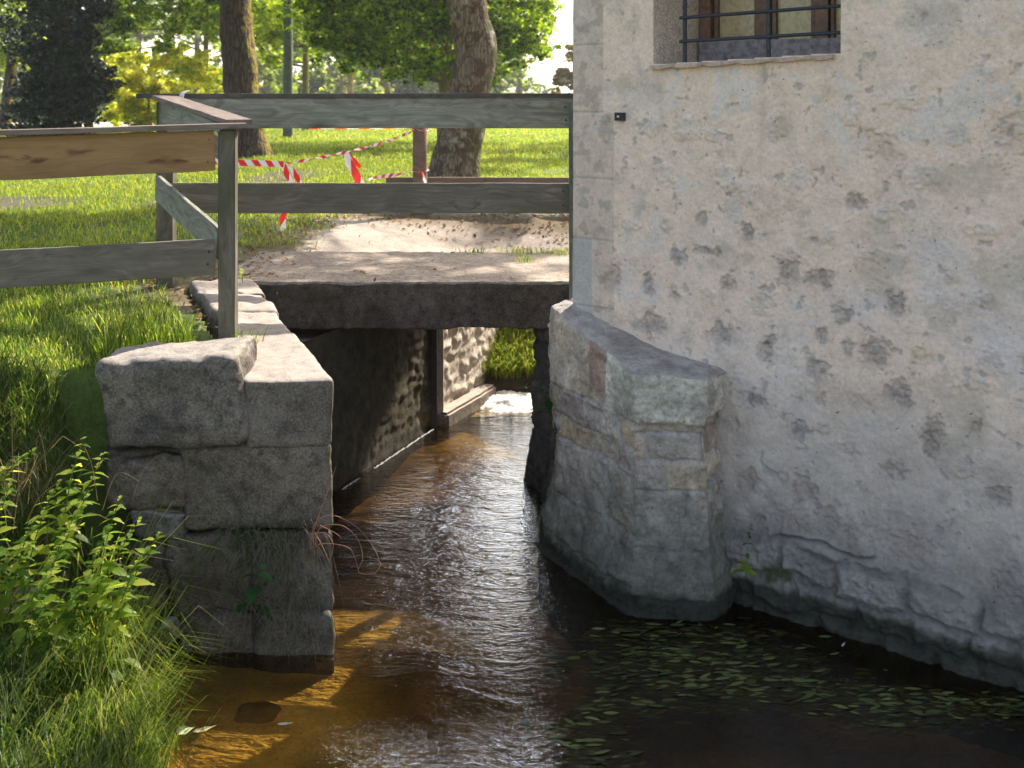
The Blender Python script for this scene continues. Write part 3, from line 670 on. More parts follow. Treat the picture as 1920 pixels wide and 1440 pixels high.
def b_col(s, t, v, dd, aux):
    mm, rid, smear, side, up = aux; z = v[:, 2]
    pal = np.array([[.40, .33, .26], [.48, .40, .31], [.35, .31, .26], [.44, .35, .24], [.33, .27, .24], [.43, .38, .33]])
    col = pal[(rid * 5.99).astype(int)]
    a = fbm(v, 3, 5, .6, 74)[:, None]; b2 = fbm(v, 12, 4, .65, 75)[:, None]
    col = lerp(col, np.array([.48, .43, .38]), sstep(-.05, .45, a) * .4)
    col = lerp(col, np.array([.44, .42, .40]), mm[:, None] * .7); col = lerp(col, np.array([.08, .075, .07]), (sstep(.8, 1.0, mm) * sstep(.0, .35, fbm(v, 2.2, 3, .5, 79)))[:, None] * .7)
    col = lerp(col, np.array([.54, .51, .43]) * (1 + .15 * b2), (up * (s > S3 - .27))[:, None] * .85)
    col = lerp(col, np.array([.33, .21, .16]), (sstep(S3 - .42, S3 - .40, s) * sstep(S3 - .265, S3 - .275, s) * sstep(.98, 1.03, z))[:, None] * .7)
    och = sstep(.35, .6, fbm(v, 4.5, 3, .5, 76)) * sstep(.3, .45, z) * sstep(1.0, .85, z)
    col = lerp(col, np.array([.32, .22, .05]), och[:, None] * .55)
    col = col * (1 + .35 * b2)
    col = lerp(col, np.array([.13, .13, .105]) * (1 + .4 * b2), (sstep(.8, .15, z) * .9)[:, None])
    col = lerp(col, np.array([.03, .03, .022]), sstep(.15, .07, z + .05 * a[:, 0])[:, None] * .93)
    col = lerp(col, np.array([.055, .048, .04]) * (1 + .5 * b2), (side * .8)[:, None])  # pier flank under the bridge painted dark to stand for its shade
    return col
# custom sheet with a variable top
sarr = np.unique(np.concatenate([np.arange(0, S1, .02), np.arange(S1, S5, .0075), cum])); tn = 210
Sg, Tg = np.meshgrid(sarr, np.linspace(0, 1, tn)); zt = ztop(Sg); Zg = -.5 + (zt + .5) * Tg
bpa = np.array(bp); bx = np.interp(Sg, cum, bpa[:, 0]); by = np.interp(Sg, cum, bpa[:, 1]); e = .035
tx = np.interp(Sg + e, cum, bpa[:, 0]) - np.interp(Sg - e, cum, bpa[:, 0]); ty = np.interp(Sg + e, cum, bpa[:, 1]) - np.interp(Sg - e, cum, bpa[:, 1]); l = np.hypot(tx, ty)
nrm = np.stack([ty / l, -tx / l, tx * 0], -1).reshape(-1, 3)
if (nrm[:, 1] > 0).mean() > .5: nrm = -nrm
base = np.stack([bx, by, Zg], -1).reshape(-1, 3)
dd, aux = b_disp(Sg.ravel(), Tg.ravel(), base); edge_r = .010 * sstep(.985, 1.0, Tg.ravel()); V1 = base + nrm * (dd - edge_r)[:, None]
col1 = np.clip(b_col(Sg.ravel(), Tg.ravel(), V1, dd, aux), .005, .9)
# top: from the upper rim inward to the wall plane
rim = V1.reshape(tn, len(sarr), 3)[-1]; K = 26
# nearest line on wall
wp_ = []
for q, s in zip(rim, sarr):
    if s < S2: tgt = np.array([q[0] + .75, q[1] + .1, q[2]])
    else:
        f_ = (s - S2) / (S5 - S2); k = W0 + U * (-.02 + f_ * 1.06) + NI * .05; tgt = np.array([k.x, k.y, ztop(s) + .035 * (1 - f_)])
    wp_.append(tgt)
wp_ = np.array(wp_); tt = np.linspace(0, 1, K)[1:, None, None]
top = rim[None] * (1 - tt) + wp_[None] * tt; top = top.reshape(-1, 3); top[:, 2] += fbm(top, 9, 4, .6, 77) * .008 + .012 * np.repeat(np.sin(np.linspace(0, 1, K)[1:] * 3.1), len(sarr)) * .5
a = fbm(top, 6, 4, .6, 78)[:, None]; colt = np.clip(lerp(np.array([.34, .305, .27]), np.array([.48, .44, .40]), sstep(-.3, .5, a)), .01, .9)
nS = len(sarr); V = np.concatenate([V1, top]); off = len(V1) - nS
f1 = grid_faces(nS, tn); f2 = grid_faces(nS, K, off)
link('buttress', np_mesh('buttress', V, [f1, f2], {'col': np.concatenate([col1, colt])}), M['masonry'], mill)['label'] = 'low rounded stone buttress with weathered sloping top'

# ------------------------------------------------------------------ stone abutment on the left
def block(name, TL, TR, BR, BL, d, depth, mat, parent, rnd=.03, rough=.012, n=26, seed=0, skew=0.0, backz=0.0, freq=1.0):
    """displaced rounded block: front face corners given where they stand at distance d; depth backwards"""
    c = [P(*TL, d), P(*TR, d), P(*BR, d), P(*BL, d)]
    bm = bmesh.new(); bmesh.ops.create_cube(bm, size=2); bmesh.ops.subdivide_edges(bm, edges=bm.edges, cuts=n, use_grid_fill=True)
    v = np.array([q.co[:] for q in bm.verts]); me = bpy.data.meshes.new(name); bm.to_mesh(me); bm.free()
    w = np.linalg.norm(np.array(c[1]) - np.array(c[0])); h = np.linalg.norm(np.array(c[0]) - np.array(c[3])); sz = np.array([w, depth, h]) / 2
    q = v * sz; inner = np.clip(q, -(sz - rnd), sz - rnd); dlt = q - inner; L = np.linalg.norm(dlt, axis=1, keepdims=True); nn = np.where(L > 1e-6, dlt / np.maximum(L, 1e-6), 0)
    q = inner + nn * np.minimum(L, rnd); nn2 = np.where(L > 1e-6, nn, 0)
    flat = np.sign(v) * (np.abs(v) > .999)
    nn2 = np.where(L > 1e-6, nn, flat); u = (q[:, 0] / sz[0] + 1) / 2; t = (q[:, 2] / sz[2] + 1) / 2; y = (q[:, 1] / sz[1] + 1) / 2
    c = np.array([list(k) for k in c]); pos = (c[3] * (1 - u)[:, None] + c[2] * u[:, None]) * (1 - t)[:, None] + (c[0] * (1 - u)[:, None] + c[1] * u[:, None]) * t[:, None]
    pos[:, 1] += y * depth; pos[:, 0] += skew * y * depth; pos[:, 2] += backz * y * t
    dn = fbm(pos, 3.5 * freq, 4, .5, seed) * rough * 1.5 + fbm(pos, 14 * freq, 4, .6, seed + 3) * rough * .6
    pos += nn2 * dn[:, None]
    me.vertices.foreach_set('co', pos.astype(np.float32).ravel()); me.update()
    return link(name, me, mat, parent)
ab = empty('stone_abutment', (-1.3, 5.3, 0), 'left bridge abutment of big rough granite blocks rising from dark water', 'stone wall')
G, GD = M['granite'], M['granite_dark']
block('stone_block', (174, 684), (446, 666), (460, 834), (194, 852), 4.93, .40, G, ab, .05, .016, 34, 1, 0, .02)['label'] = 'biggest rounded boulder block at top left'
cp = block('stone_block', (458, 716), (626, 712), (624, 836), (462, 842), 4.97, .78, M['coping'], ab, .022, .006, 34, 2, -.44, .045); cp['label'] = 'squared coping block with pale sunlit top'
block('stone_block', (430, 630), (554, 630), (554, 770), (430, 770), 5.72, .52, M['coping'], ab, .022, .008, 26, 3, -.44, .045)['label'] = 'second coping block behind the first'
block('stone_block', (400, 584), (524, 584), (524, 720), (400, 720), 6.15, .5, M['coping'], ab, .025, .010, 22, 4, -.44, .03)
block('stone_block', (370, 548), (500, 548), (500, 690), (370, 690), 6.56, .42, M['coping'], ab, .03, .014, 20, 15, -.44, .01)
block('stone_block', (344, 842), (622, 830), (626, 992), (350, 998), 4.985, .5, GD, ab, .03, .012, 34, 5, -.5)
block('stone_block', (192, 864), (348, 858), (352, 962), (190, 965), 4.99, .4, GD, ab, .05, .02, 26, 6)
block('stone_block', (240, 958), (350, 966), (348, 1018), (250, 1012), 5.0, .4, G, ab, .03, .012, 20, 7)
block('stone_block', (310, 1012), (470, 1004), (470, 1150), (320, 1165), 5.01, .4, GD, ab, .04, .02, 26, 8)
block('stone_block', (472, 1000), (627, 998), (628, 1152), (472, 1150), 4.995, .4, GD, ab, .03, .014, 26, 9, -.5)
block('stone_block', (478, 1152), (630, 1146), (632, 1290), (478, 1290), 4.94, .45, GD, ab, .04, .012, 26, 10, -.5)
block('stone_block', (335, 1160), (476, 1154), (476, 1290), (335, 1290), 4.97, .4, GD, ab, .04, .02, 22, 11)
block('stone_block', (232, 1020), (312, 1018), (318, 1150), (240, 1150), 5.03, .4, GD, ab, .05, .03, 20, 12)
block('stone_block', (190, 846), (460, 840), (460, 870), (190, 870), 5.06, .3, GD, ab, .02, .02, 18, 13)
# dark packed core behind the joints
block('core', (255, 730), (600, 730), (610, 1280), (290, 1280), 5.09, .6, flat_mat('packed_earth', (.03, .026, .02), .95, .5, 20), ab, .03, .02, 20, 14, -.44)
bm = bmesh.new()
side_pts = [(-.84, 5.0), (-1.22, 5.85), (-1.40, 6.3), (-1.52, 6.62)]
for a, b in zip(side_pts, side_pts[1:]): quad(bm, [(a[0] - .02, a[1], -.5), (b[0] - .02, b[1], -.5), (b[0] - .02, b[1], 1.15), (a[0] - .02, a[1], 1.15)])
me = bpy.data.meshes.new('flank'); bm.to_mesh(me); bm.free(); link('flank', me, GD, ab, False)

# channel wall under and behind the bridge ----------------------------------------------------
cw = empty('channel_wall', (-.9, 8.0, 0), 'rubble stone channel wall running back beneath the bridge, far end sunlit', 'stone wall')
cpth = [(-1.36, 6.5), (-1.16, 6.97), (-.625, 8.28), (-.27, 9.08), (-.12, 9.6)]
cc = [0]
for a, b in zip(cpth, cpth[1:]): cc.append(cc[-1] + math.dist(a, b))
def c_disp(s, z, b):
    mm, rid, d = blocks(s, z, [-.6, -.1, .05, .14, .25, .33, .44, .52, .63, .72, .83, .92, 1.0, 1.4], None, .05, 14, .03)
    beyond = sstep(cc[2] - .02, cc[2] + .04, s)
    am = lerp(.012, .018, beyond)
    n = am * (1 - mm) * (.4 + 1.0 * rid) + fbm(b, 7, 4, .6, 81) * .018 + fbm(b, 26, 3, .6, 82) * .008
    rub = sstep(cc[2] - .75, cc[2] - .2, s + .25 * (z - .5))
    n = n * (.6 + .4 * rub)
    return n, (mm, rid, beyond, rub)
def c_col(s, z, v, dd, aux):
    mm, rid, beyond, rub = aux; a = fbm(v, 4, 4, .6, 83)[:, None]; b2 = fbm(v, 16, 4, .6, 84)[:, None]
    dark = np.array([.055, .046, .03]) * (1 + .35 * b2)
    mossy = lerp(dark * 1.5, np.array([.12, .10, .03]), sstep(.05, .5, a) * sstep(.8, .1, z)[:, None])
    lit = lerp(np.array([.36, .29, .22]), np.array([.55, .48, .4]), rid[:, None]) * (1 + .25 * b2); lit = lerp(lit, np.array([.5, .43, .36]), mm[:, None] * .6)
    col = lerp(dark, mossy, rub[:, None]); col = lerp(col, lit, beyond[:, None])  # damp stone plus under-slab shade, then a sunlit tone painted past the guide
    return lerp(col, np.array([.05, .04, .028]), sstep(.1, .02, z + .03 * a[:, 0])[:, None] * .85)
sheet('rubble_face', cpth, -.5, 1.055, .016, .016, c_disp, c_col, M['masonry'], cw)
board('iron_guide', (-.605, 8.27, -.2), (-.605, 8.27, 1.24), .05, .05, flat_mat('dark_guide', (.05, .035, .028), .7, .4, 30), cw, 0, 2, 0, .004)
board('timber_guide', (-.565, 8.34, -.2), (-.565, 8.34, 1.24), .06, .04, flat_mat('pale_guide', (.4, .32, .25), .85, .3, 30), cw, 0, 2, 0, .004)
board('footing', (-.56, 8.3, .03), (-.19, 9.1, .03), .16, .14, M['coping'], cw, 0, 8, .004, .02)

# bridge slab --------------------------------------------------------------------------------
bridge = empty('footbridge', (-.4, 7.8, 1.1), 'short concrete slab footbridge with gravelly top and dark mossy front edge', 'bridge')
def slab(name, x0, x1, y0, y1, z0, z1, mat, nx, ny, nz, amp, seed, skewx=0.0):
    bm = bmesh.new()
    vv = {}
    def V(i, j, k):
        if (i, j, k) not in vv:
            y = y0 + (y1 - y0) * j / ny
            vv[(i, j, k)] = bm.verts.new((x0 + (x1 - x0) * i / nx + skewx * (z1 - (z0 + (z1 - z0) * k / nz)) * (1 - i / nx), y, z0 + (z1 - z0) * k / nz))
        return vv[(i, j, k)]
    for i in range(nx):
        for k in range(nz):
            bm.faces.new([V(i, 0, k), V(i + 1, 0, k), V(i + 1, 0, k + 1), V(i, 0, k + 1)]); bm.faces.new([V(i, ny, k), V(i, ny, k + 1), V(i + 1, ny, k + 1), V(i + 1, ny, k)])
    for i in range(nx):
        for j in range(ny):
            bm.faces.new([V(i, j, nz), V(i + 1, j, nz), V(i + 1, j + 1, nz), V(i, j + 1, nz)]); bm.faces.new([V(i, j, 0), V(i, j + 1, 0), V(i + 1, j + 1, 0), V(i + 1, j, 0)])
    for j in range(ny):
        for k in range(nz):
            bm.faces.new([V(0, j, k), V(0, j, k + 1), V(0, j + 1, k + 1), V(0, j + 1, k)]); bm.faces.new([V(nx, j, k), V(nx, j + 1, k), V(nx, j + 1, k + 1), V(nx, j, k + 1)])
    me = bpy.data.meshes.new(name); bm.normal_update(); bm.to_mesh(me); 
    n = np.array([v.normal[:] for v in bm.verts]); bm.free()
    co = np.array([v.co[:] for v in me.vertices]); co += n * (fbm(co, 4, 3, .5, seed) * amp + fbm(co, 22, 3, .6, seed + 1) * amp * .7)[:, None]
    me.vertices.foreach_set('co', co.astype(np.float32).ravel()); me.update()
    return link(name, me, mat, bridge)
slab('front_beam', -1.95, 1.6, 6.93, 7.2, 1.068, 1.352, M['concrete'], 260, 18, 24, .010, 91)
slab('deck', -1.95, 2.6, 6.945, 8.22, 1.16, 1.368, M['deck'], 220, 120, 8, .008, 93)

# ------------------------------------------------------------------ fences
fence = empty('wooden_fence', (-1.49, 5.62, 1.25), 'weathered plank fence turning a corner in front of the grass, tan top board', 'fence')
# near post
post('post', -1.497, 5.62, .95, 2.405, .088, M['wood_post'], fence, R(4))
yb = lambda px: 5.60 - (400 - px) / 400 * .36
aL = P(-160, 297, 5.12); bL = P(403, 282, 5.585)
board('top_board', (aL.x, aL.y, P(-160, 304, 5.12).z), (bL.x, bL.y, P(403, 282, 5.585).z), .212, .03, M['wood_tan'], fence, 0, 8, .002)['label'] = 'tan top board with dark rusty stains'
aL = P(-160, 514, 5.12); bL = P(403, 481, 5.585)
board('lower_board', aL, bL, .186, .03, M['wood_grey'], fence, 0, 8, .002)
aL = P(-160, 254, 5.10); bL = P(459, 235.5, 5.60); aL.y += .03; bL.y += .03
board('cap_board', aL, bL, .026, .125, M['wood_cap'], fence, 0, 8, .0015, .003)
post('post', -2.84, 5.17, .8, 2.36, .088, M['wood_post'], fence, R(4))
# return leg to the bridge
board('top_board', (-1.545, 5.70, 2.335), (-2.275, 6.93, 2.47), .19, .03, M['wood_blue'], fence, 0, 6, .001)
board('lower_board', (-1.55, 5.66, 1.80), (-2.30, 6.92, 1.985), .17, .03, M['wood_blue'], fence, 0, 6, .001)
board('cap_board', (-1.46, 5.70, 2.447), (-2.25, 6.88, 2.572), .026, .15, M['wood_cap'], fence, 0, 6, .001, .003)
post('post', -2.265, 6.99, .9, 2.54, .105, M['wood_post'], fence, R(3))
# stains on the tan board are real marks
t = M['wood_tan']
bf = empty('bridge_railing', (-.9, 6.9, 1.35), 'bluish grey plank railing spanning the bridge edge up to the mill', 'fence')
a = P(300, 211, 6.9); b = P(1092, 211, 6.9)
board('top_board', (a.x, 6.9, P(0, 212, 6.9).z), (1.14, 6.9, P(0, 212, 6.9).z), .195, .034, M['wood_blue'], bf, 0, 10, .0015)
board('lower_board', (P(322, 0, 6.93).x, 6.93, P(0, 371.5, 6.93).z), (1.14, 6.93, P(0, 371.5, 6.93).z), .196, .034, M['wood_grey'], bf, 0, 10, .0015)
board('cap_board', (P(262, 0, 6.95).x, 6.95, P(0, 180, 6.95).z + .000), (1.14, 6.95, P(0, 180, 6.95).z + .004), .030, .15, flat_mat('dark_cap', (.09, .078, .072), .85, .35, 18, bump=.5), bf, 0, 10, .0012, .003)
post('post', .405, 6.87, .95, 2.53, .075, flat_mat('grey_green_post', (.14, .15, .13), .85, .4, 14, bump=.5), bf)
# far side of the bridge
ff_ = empty('far_railing', (-.2, 11.0, 1.33), 'brown timber rail with round post on the far edge of the bridge', 'fence')
a = P(724, 352, 11.05)
board('lower_board', (a.x, 11.05, P(0, 354, 11.05).z), (2.2, 11.05, P(0, 354, 11.05).z), .24, .05, M['wood_brown'], ff_, 0, 8, .002)
pv, pf = tube([Vector((-.945, 10.95, z)) for z in (1.25, 1.6, 2.0, 2.42)], [.078, .076, .075, .074], 16)
link('post', mesh_of('post', [(pv, pf + [tuple(range(48, 64))])]), M['wood_brown'], ff_)

def nail(px, py, d, parent):
    q = P(px, py, d); link('nail', mesh_of('nail', [tube([q + Vector((0, .012, 0)), q + Vector((0, -.003, 0)), q + Vector((0, -.0045, 0))], [.0065, .0065, .002], 8)]), M['rust_iron'], parent)
for px, py, d in ((392, 472, 5.562), (390, 495, 5.56), (391, 262, 5.562), (389, 303, 5.56)): nail(px, py, d, fence)
for px, py in ((310, 200), (312, 226), (1060, 200), (1061, 225)): nail(px, py, 6.878, bf)
for px, py in ((338, 360), (338, 386), (1056, 358), (1056, 385)): nail(px, py, 6.908, bf)
# ------------------------------------------------------------------ barrier tape
def ribbon(name, pts, w, parent=None, period=.12, twist=0.0, wdir=Vector((0, 0, 1)), sub=8, phase=0.0, taper=None):
    pts = [Vector(p) for p in pts]; Q = []
    for i in range(len(pts) - 1):
        p0 = pts[max(i - 1, 0)]; p1 = pts[i]; p2 = pts[i + 1]; p3 = pts[min(i + 2, len(pts) - 1)]
        for k in range(sub):
            u = k / sub; Q.append(.5 * ((2 * p1) + (-p0 + p2) * u + (2 * p0 - 5 * p1 + 4 * p2 - p3) * u * u + (-p0 + 3 * p1 - 3 * p2 + p3) * u ** 3))
    Q.append(pts[-1]); V = []; Fc = []; L = 0; lens = []
    for i, q in enumerate(Q):
        t_ = (Q[min(i + 1, len(Q) - 1)] - Q[max(i - 1, 0)]).normalized(); a = wdir - t_ * wdir.dot(t_); a = a.normalized() if a.length > .01 else Vector((1, 0, 0)); b = t_.cross(a)
        if i: L += (q - Q[i - 1]).length
        an = twist * L; dirv = a * math.cos(an) + b * math.sin(an); ww = w * (taper(i / (len(Q) - 1)) if taper else 1)
        V += [tuple(q - dirv * ww / 2), tuple(q + dirv * ww / 2 + b * .002)]; lens.append(L)
        if i: Fc.append((2 * i - 2, 2 * i, 2 * i + 1, 2 * i - 1))
    me = bpy.data.meshes.new(name); me.from_pydata(V, [], Fc); uv = me.uv_layers.new(name='UVMap')
    for lp in me.loops:
        vi = lp.vertex_index; uv.data[lp.index].uv = (lens[vi // 2] / period + phase, vi % 2)
    return link(name, me, M['tape'], parent)
tp = empty('barrier_tape', P(533, 308, 9.6), 'red and white barrier tape strung above the bridge from near fence to brown post', 'barrier tape')
ribbon('strand', [P(380, 300, 9.0), P(440, 305, 9.2), P(490, 306, 9.4), P(532, 308, 9.6)], .055, tp, .145, 0)
ribbon('strand', [P(532, 308, 9.6), P(650, 285, 10.1), P(720, 267, 10.5), P(778, 245, 10.88)], .030, tp, .12, 14, sub=30)
ribbon('tail', [P(531, 309, 9.6), P(537, 325, 9.6), P(546, 345, 9.6), P(541, 385, 9.6), P(531, 405, 9.6), P(532, 434, 9.6)], .052, tp, .21, 0, Vector((1, 0, 0)), phase=.2)
ribbon('tail', [P(543, 310, 9.6), P(552, 325, 9.6), P(562, 343, 9.6), P(568, 372, 9.6)], .05, tp, .24, 0, Vector((1, -.2, .0)), phase=.05)
ribbon('tail', [P(648, 286, 10.1), P(655, 305, 10.08), P(668, 328, 10.05), P(677, 350, 10.02)], .075, tp, .42, .6, Vector((1, 0, 0)), phase=.0, taper=lambda u: .3 + .7 * min(1, u * 3))
ribbon('tail', [P(652, 288, 10.12), P(664, 301, 10.12), P(676, 314, 10.12)], .04, tp, .4, 1, Vector((1, 0, .3)), phase=.2)
tp2 = empty('barrier_tape', P(788, 320, 10.9), 'lower red and white tape strand tied round the brown post', 'barrier tape')
ribbon('strand', [P(640, 350, 10.1), P(700, 334, 10.4), P(745, 327, 10.7), P(780, 321, 10.88)], .04, tp2, .12, 5, sub=24)
ribbon('tail', [P(789, 322, 10.85), P(793, 330, 10.85), P(799, 345, 10.85)], .03, tp2, .2, 0, Vector((1, 0, 0)), phase=.6)
def wrap(z, parent, ph):
    ribbon('wrap', [(-.945 + .084 * math.cos(a), 10.95 + .084 * math.sin(a), z + .012 * math.sin(a * 2 + ph)) for a in np.linspace(0, 6.28, 12)], .03, parent, .1, 3)
wrap(P(0, 244, 10.95).z, tp, 0); wrap(P(0, 320, 10.95).z, tp2, 1)
kn = P(345, 180, 6.87)
wt = ribbon('tape_scrap', [kn + Vector((.02, .05, .035)), kn + Vector((-.0, -.012, .022)), kn + Vector((-.012, -.018, -.01)), kn + Vector((-.012, -.012, -.04))], .03, None, 9, 0, Vector((1, 0, 0)), phase=.05)
tag(wt, 'short white tape scrap looped over the railing cap near its left end', 'tape')
tp3 = ribbon('barrier_tape', [P(560, 241, 34), P(640, 239.5, 34.5), P(760, 240, 35), P(900, 238, 35.5)], .09, None, .8, 0)
tag(tp3, 'distant thin red and white tape strung across the far lawn edge', 'barrier tape')

# ------------------------------------------------------------------ foliage generators
def leaves_np(pos, size, up_bias=.3, aspect=.55, r=None, droop=0.0):
    """rhombic leaves with a crease at pos (N,3) -> verts, faces, var"""
    r = r or rng; N = len(pos)
    a = r.normal(size=(N, 3)); a[:, 2] = a[:, 2] * .6 - droop; a /= np.linalg.norm(a, axis=1, keepdims=True)
    nrm = r.normal(size=(N, 3)); nrm[:, 2] += up_bias * 2; b = np.cross(nrm, a); b /= np.linalg.norm(b, axis=1, keepdims=True) + 1e-9
    sz = size * r.uniform(.6, 1.25, N); L = (sz * .5)[:, None]; W = L * aspect
    n2 = np.cross(a, b)
    v = np.stack([pos - a * L, pos + b * W + n2 * W * .25, pos + a * L, pos - b * W + n2 * W * .25], 1).reshape(-1, 3)
    f = np.arange(N * 4).reshape(N, 4)
    var = np.repeat(r.random(N), 4)
    return v, f, var
def cloud(clusters, n_per, r, surf=.6):
    out = []
    for (cx, cy, cz, rad, fl) in clusters:
        n = int(n_per * rad ** 2); k = max(4, int(n / 22))
        d = r.normal(size=(k, 3)); d /= np.linalg.norm(d, axis=1, keepdims=True); rr = rad * r.uniform(surf, 1.08, (k, 1)) * (1 + .18 * np.sin(d[:, :1] * 5 + cx) + .18 * np.sin(d[:, 1:2] * 6 + cz))
        c = d * rr; c[:, 2] *= fl; m = max(1, n // k)
        q = np.repeat(c, m, 0) + r.normal(size=(k * m, 3)) * rad * .12 * np.array([1, 1, .55])
        out.append(q + np.array([cx, cy, cz]))
    return np.concatenate(out)
def tree(name, label, catg, base, trunk, clusters, n_per, leafsz, mat, bark, group=None, limbs=True, seed=0, trunk_seg=16, aspect=.6, surf=.35, up=.3, limb_from=1.2):
    r = np.random.default_rng(seed + 100); base = Vector(base); root = empty(name, base, label, catg, group)
    pts = [base + Vector(p[:3]) for p in trunk]; rad = [p[3] for p in trunk]
    # refine trunk
    n = max(12, int(sum((b - a).length for a, b in zip(pts, pts[1:])) / .12)); n = min(n, 90)
    cu = np.concatenate([[0], np.cumsum([(b - a).length for a, b in zip(pts, pts[1:])])]); u = np.linspace(0, cu[-1], n)
    PX = [np.interp(u, cu, [p[i] for p in pts]) for i in range(3)]; RR = np.interp(u, cu, rad)
    v, f = tube([Vector((PX[0][i], PX[1][i], PX[2][i])) for i in range(n)], list(RR), trunk_seg)
    v = np.array(v); cen = np.repeat(np.stack(PX, 1), trunk_seg, 0); dn = v - cen; nm = dn / (np.linalg.norm(dn, axis=1, keepdims=True) + 1e-9)
    v = v + nm * (np.repeat(RR, trunk_seg) * (.10 * fbm(v, 2.5, 3, .5, seed) + .05 * fbm(v, 9, 3, .5, seed + 1)))[:, None]
    parts = [(v.tolist(), f)]
    if limbs:
        for (cx, cy, cz, rd, fl) in clusters:
            c = base + Vector((cx, cy, cz)); k = min(range(n), key=lambda i: abs(RR[i]) * 0 + (Vector((PX[0][i], PX[1][i], PX[2][i])) - c).length + max(0, PX[2][i] - c.z + rd * .5) * 1.2 + (9 if PX[2][i] < base.z + limb_from else 0))
            a = Vector((PX[0][k], PX[1][k], PX[2][k])); r0 = min(RR[k] * .45, .10)
            mid = a.lerp(c, .5) + Vector((r.uniform(-.3, .3), r.uniform(-.3, .3), r.uniform(-.1, .3)))
            parts.append(tube([a, a.lerp(mid, .5), mid, mid.lerp(c, .5), c], [r0, r0 * .75, r0 * .55, r0 * .35, r0 * .15], 6))
            for _ in range(5):
                d = Vector(r.normal(size=3)).normalized() * rd * .9; d.z *= .6
                parts.append(tube([mid.lerp(c, .6), c + d * .5, c + d], [r0 * .25, r0 * .15, r0 * .05], 4))
    link('trunk', mesh_of('trunk', parts), bark, root)
    q = cloud([(c[0] + base.x, c[1] + base.y, c[2] + base.z, c[3], c[4]) for c in clusters], n_per, r, surf)
    v, f, var = leaves_np(q, leafsz, up, aspect, r)
    link('crown', np_mesh('crown', v, f, {'var': var}), mat, root, False)
    return root
gz = lambda x, y: float(height(np.array([x]), np.array([y]))[0])
def rc(r, n, box, rad, fl=.7):
    """n random clusters in a box (x0,x1,y0,y1,z0,z1) relative to the base"""
    return [(r.uniform(box[0], box[1]), r.uniform(box[2], box[3]), r.uniform(box[4], box[5]), r.uniform(*rad), fl) for _ in range(n)]
rr = random.Random(5)
# big furrowed trunk
bx, by_ = -5.30, 20.8
tree('broadleaf_tree', 'massive tree with dark furrowed trunk mossy on its right side', 'tree', (bx, by_, gz(bx, by_) - .1),
     [(.22, 0, 0, .43), (.12, 0, .5, .355), (.02, 0, 1.5, .33), (-.1, 0, 3.0, .31), (-.15, 0, 5, .27), (-.2, 0, 9, .16)],
     rc(rr, 26, (-5, 2.0, -3, 3, 6.8, 15.5), (1.2, 2.0)), 1500, .16, M['leaf_green'], M['bark'], seed=1, trunk_seg=28)
# mottled leaning trunk
crown_ = []  # crown out of view, shaped to keep bright sky off the near water
for k in range(300):
    a_ = R(rr.uniform(-27, 5)); e_ = R(rr.uniform(30.5 if a_ > R(-5.5) else 29, 48)); y_ = rr.uniform(11.5, 16.5); q = (math.tan(a_) * y_, y_, -EYE + math.tan(e_) * y_ / math.cos(a_)); crown_.append((q[0] + .72, q[1] - 14.9, max(q[2], 5.7) - 1.25, rr.uniform(.6, 1.0), .6))
bx, by_ = -.72, 14.9
tree('plane_tree', 'leaning tree with pale mottled peeling trunk just past the bridge', 'tree', (bx, by_, gz(bx, by_) - .1),
     [(-.12, 0, 0, .42), (-.05, 0, .5, .33), (.1, 0, 1.2, .30), (.22, 0, 1.9, .29), (.02, 0, 3.1, .28), (-.12, 0, 4.0, .25), (-.5, 0, 7, .2), (-1.2, 0, 13.5, .12)],
     crown_, 1000, .19, M['leaf_green'], M['bark_plane'], seed=2, trunk_seg=28, limb_from=4.6)
cl = rc(rr, 46, (-3.2, 2.6, -2.5, 2.5, 4.2, 13.5), (1.0, 1.6))  # unseen tree added to block open sky from the water reflection
tree('broadleaf_tree', 'unseen tall spreading tree added past the left edge to block mirrored sky', 'tree', (-8.6, 13.6, gz(-8.6, 13.6) - .1), [(0, 0, 0, .3), (0, 0, 4, .24), (.3, 0, 11, .12)], cl, 700, .19, M['leaf_green'], M['bark'], seed=21)
# maple behind, big low crown
bx, by_ = -1.70, 27
cl = []
for (px, py, rd) in ((600, 20, .9), (640, 60, 1.0), (700, 20, 1.1), (700, 95, .8), (760, 60, 1.1), (760, 0, 1.0), (800, 110, .7), (830, 40, 1.0), (900, 60, 1.1), (930, 10, 1.1), (950, 90, .85), (985, 40, .9), (1010, 75, .5), (870, 120, .6), (740, 125, .45), (660, 110, .5),
                     (620, -40, 1.2), (700, -60, 1.3), (790, -60, 1.3), (880, -60, 1.3), (960, -50, 1.1), (1005, 0, .7), (920, 120, .45)):
    q = P(px, py, 27 + rr.uniform(-1.5, 1.5)); cl.append((q.x - bx, q.y - by_, q.z - 1.3, rd, .75))
cl += rc(rr, 16, (-4.5, -1.4, -2, 2, 5.5, 9.5), (1.0, 1.5)) + rc(rr, 9, (-5, -1.6, -2, 2, 9.5, 14), (1.1, 1.5))
tree('maple_tree', 'spreading green tree with low dense crown behind the leaning trunk', 'tree', (bx, by_, gz(bx, by_) - .1),
     [(0, 0, 0, .2), (0, 0, 1.5, .16), (.05, 0, 3, .13), (.1, 0, 5, .09)], cl, 1900, .15, M['leaf_green'], M['bark_thin'], seed=3, surf=.3)
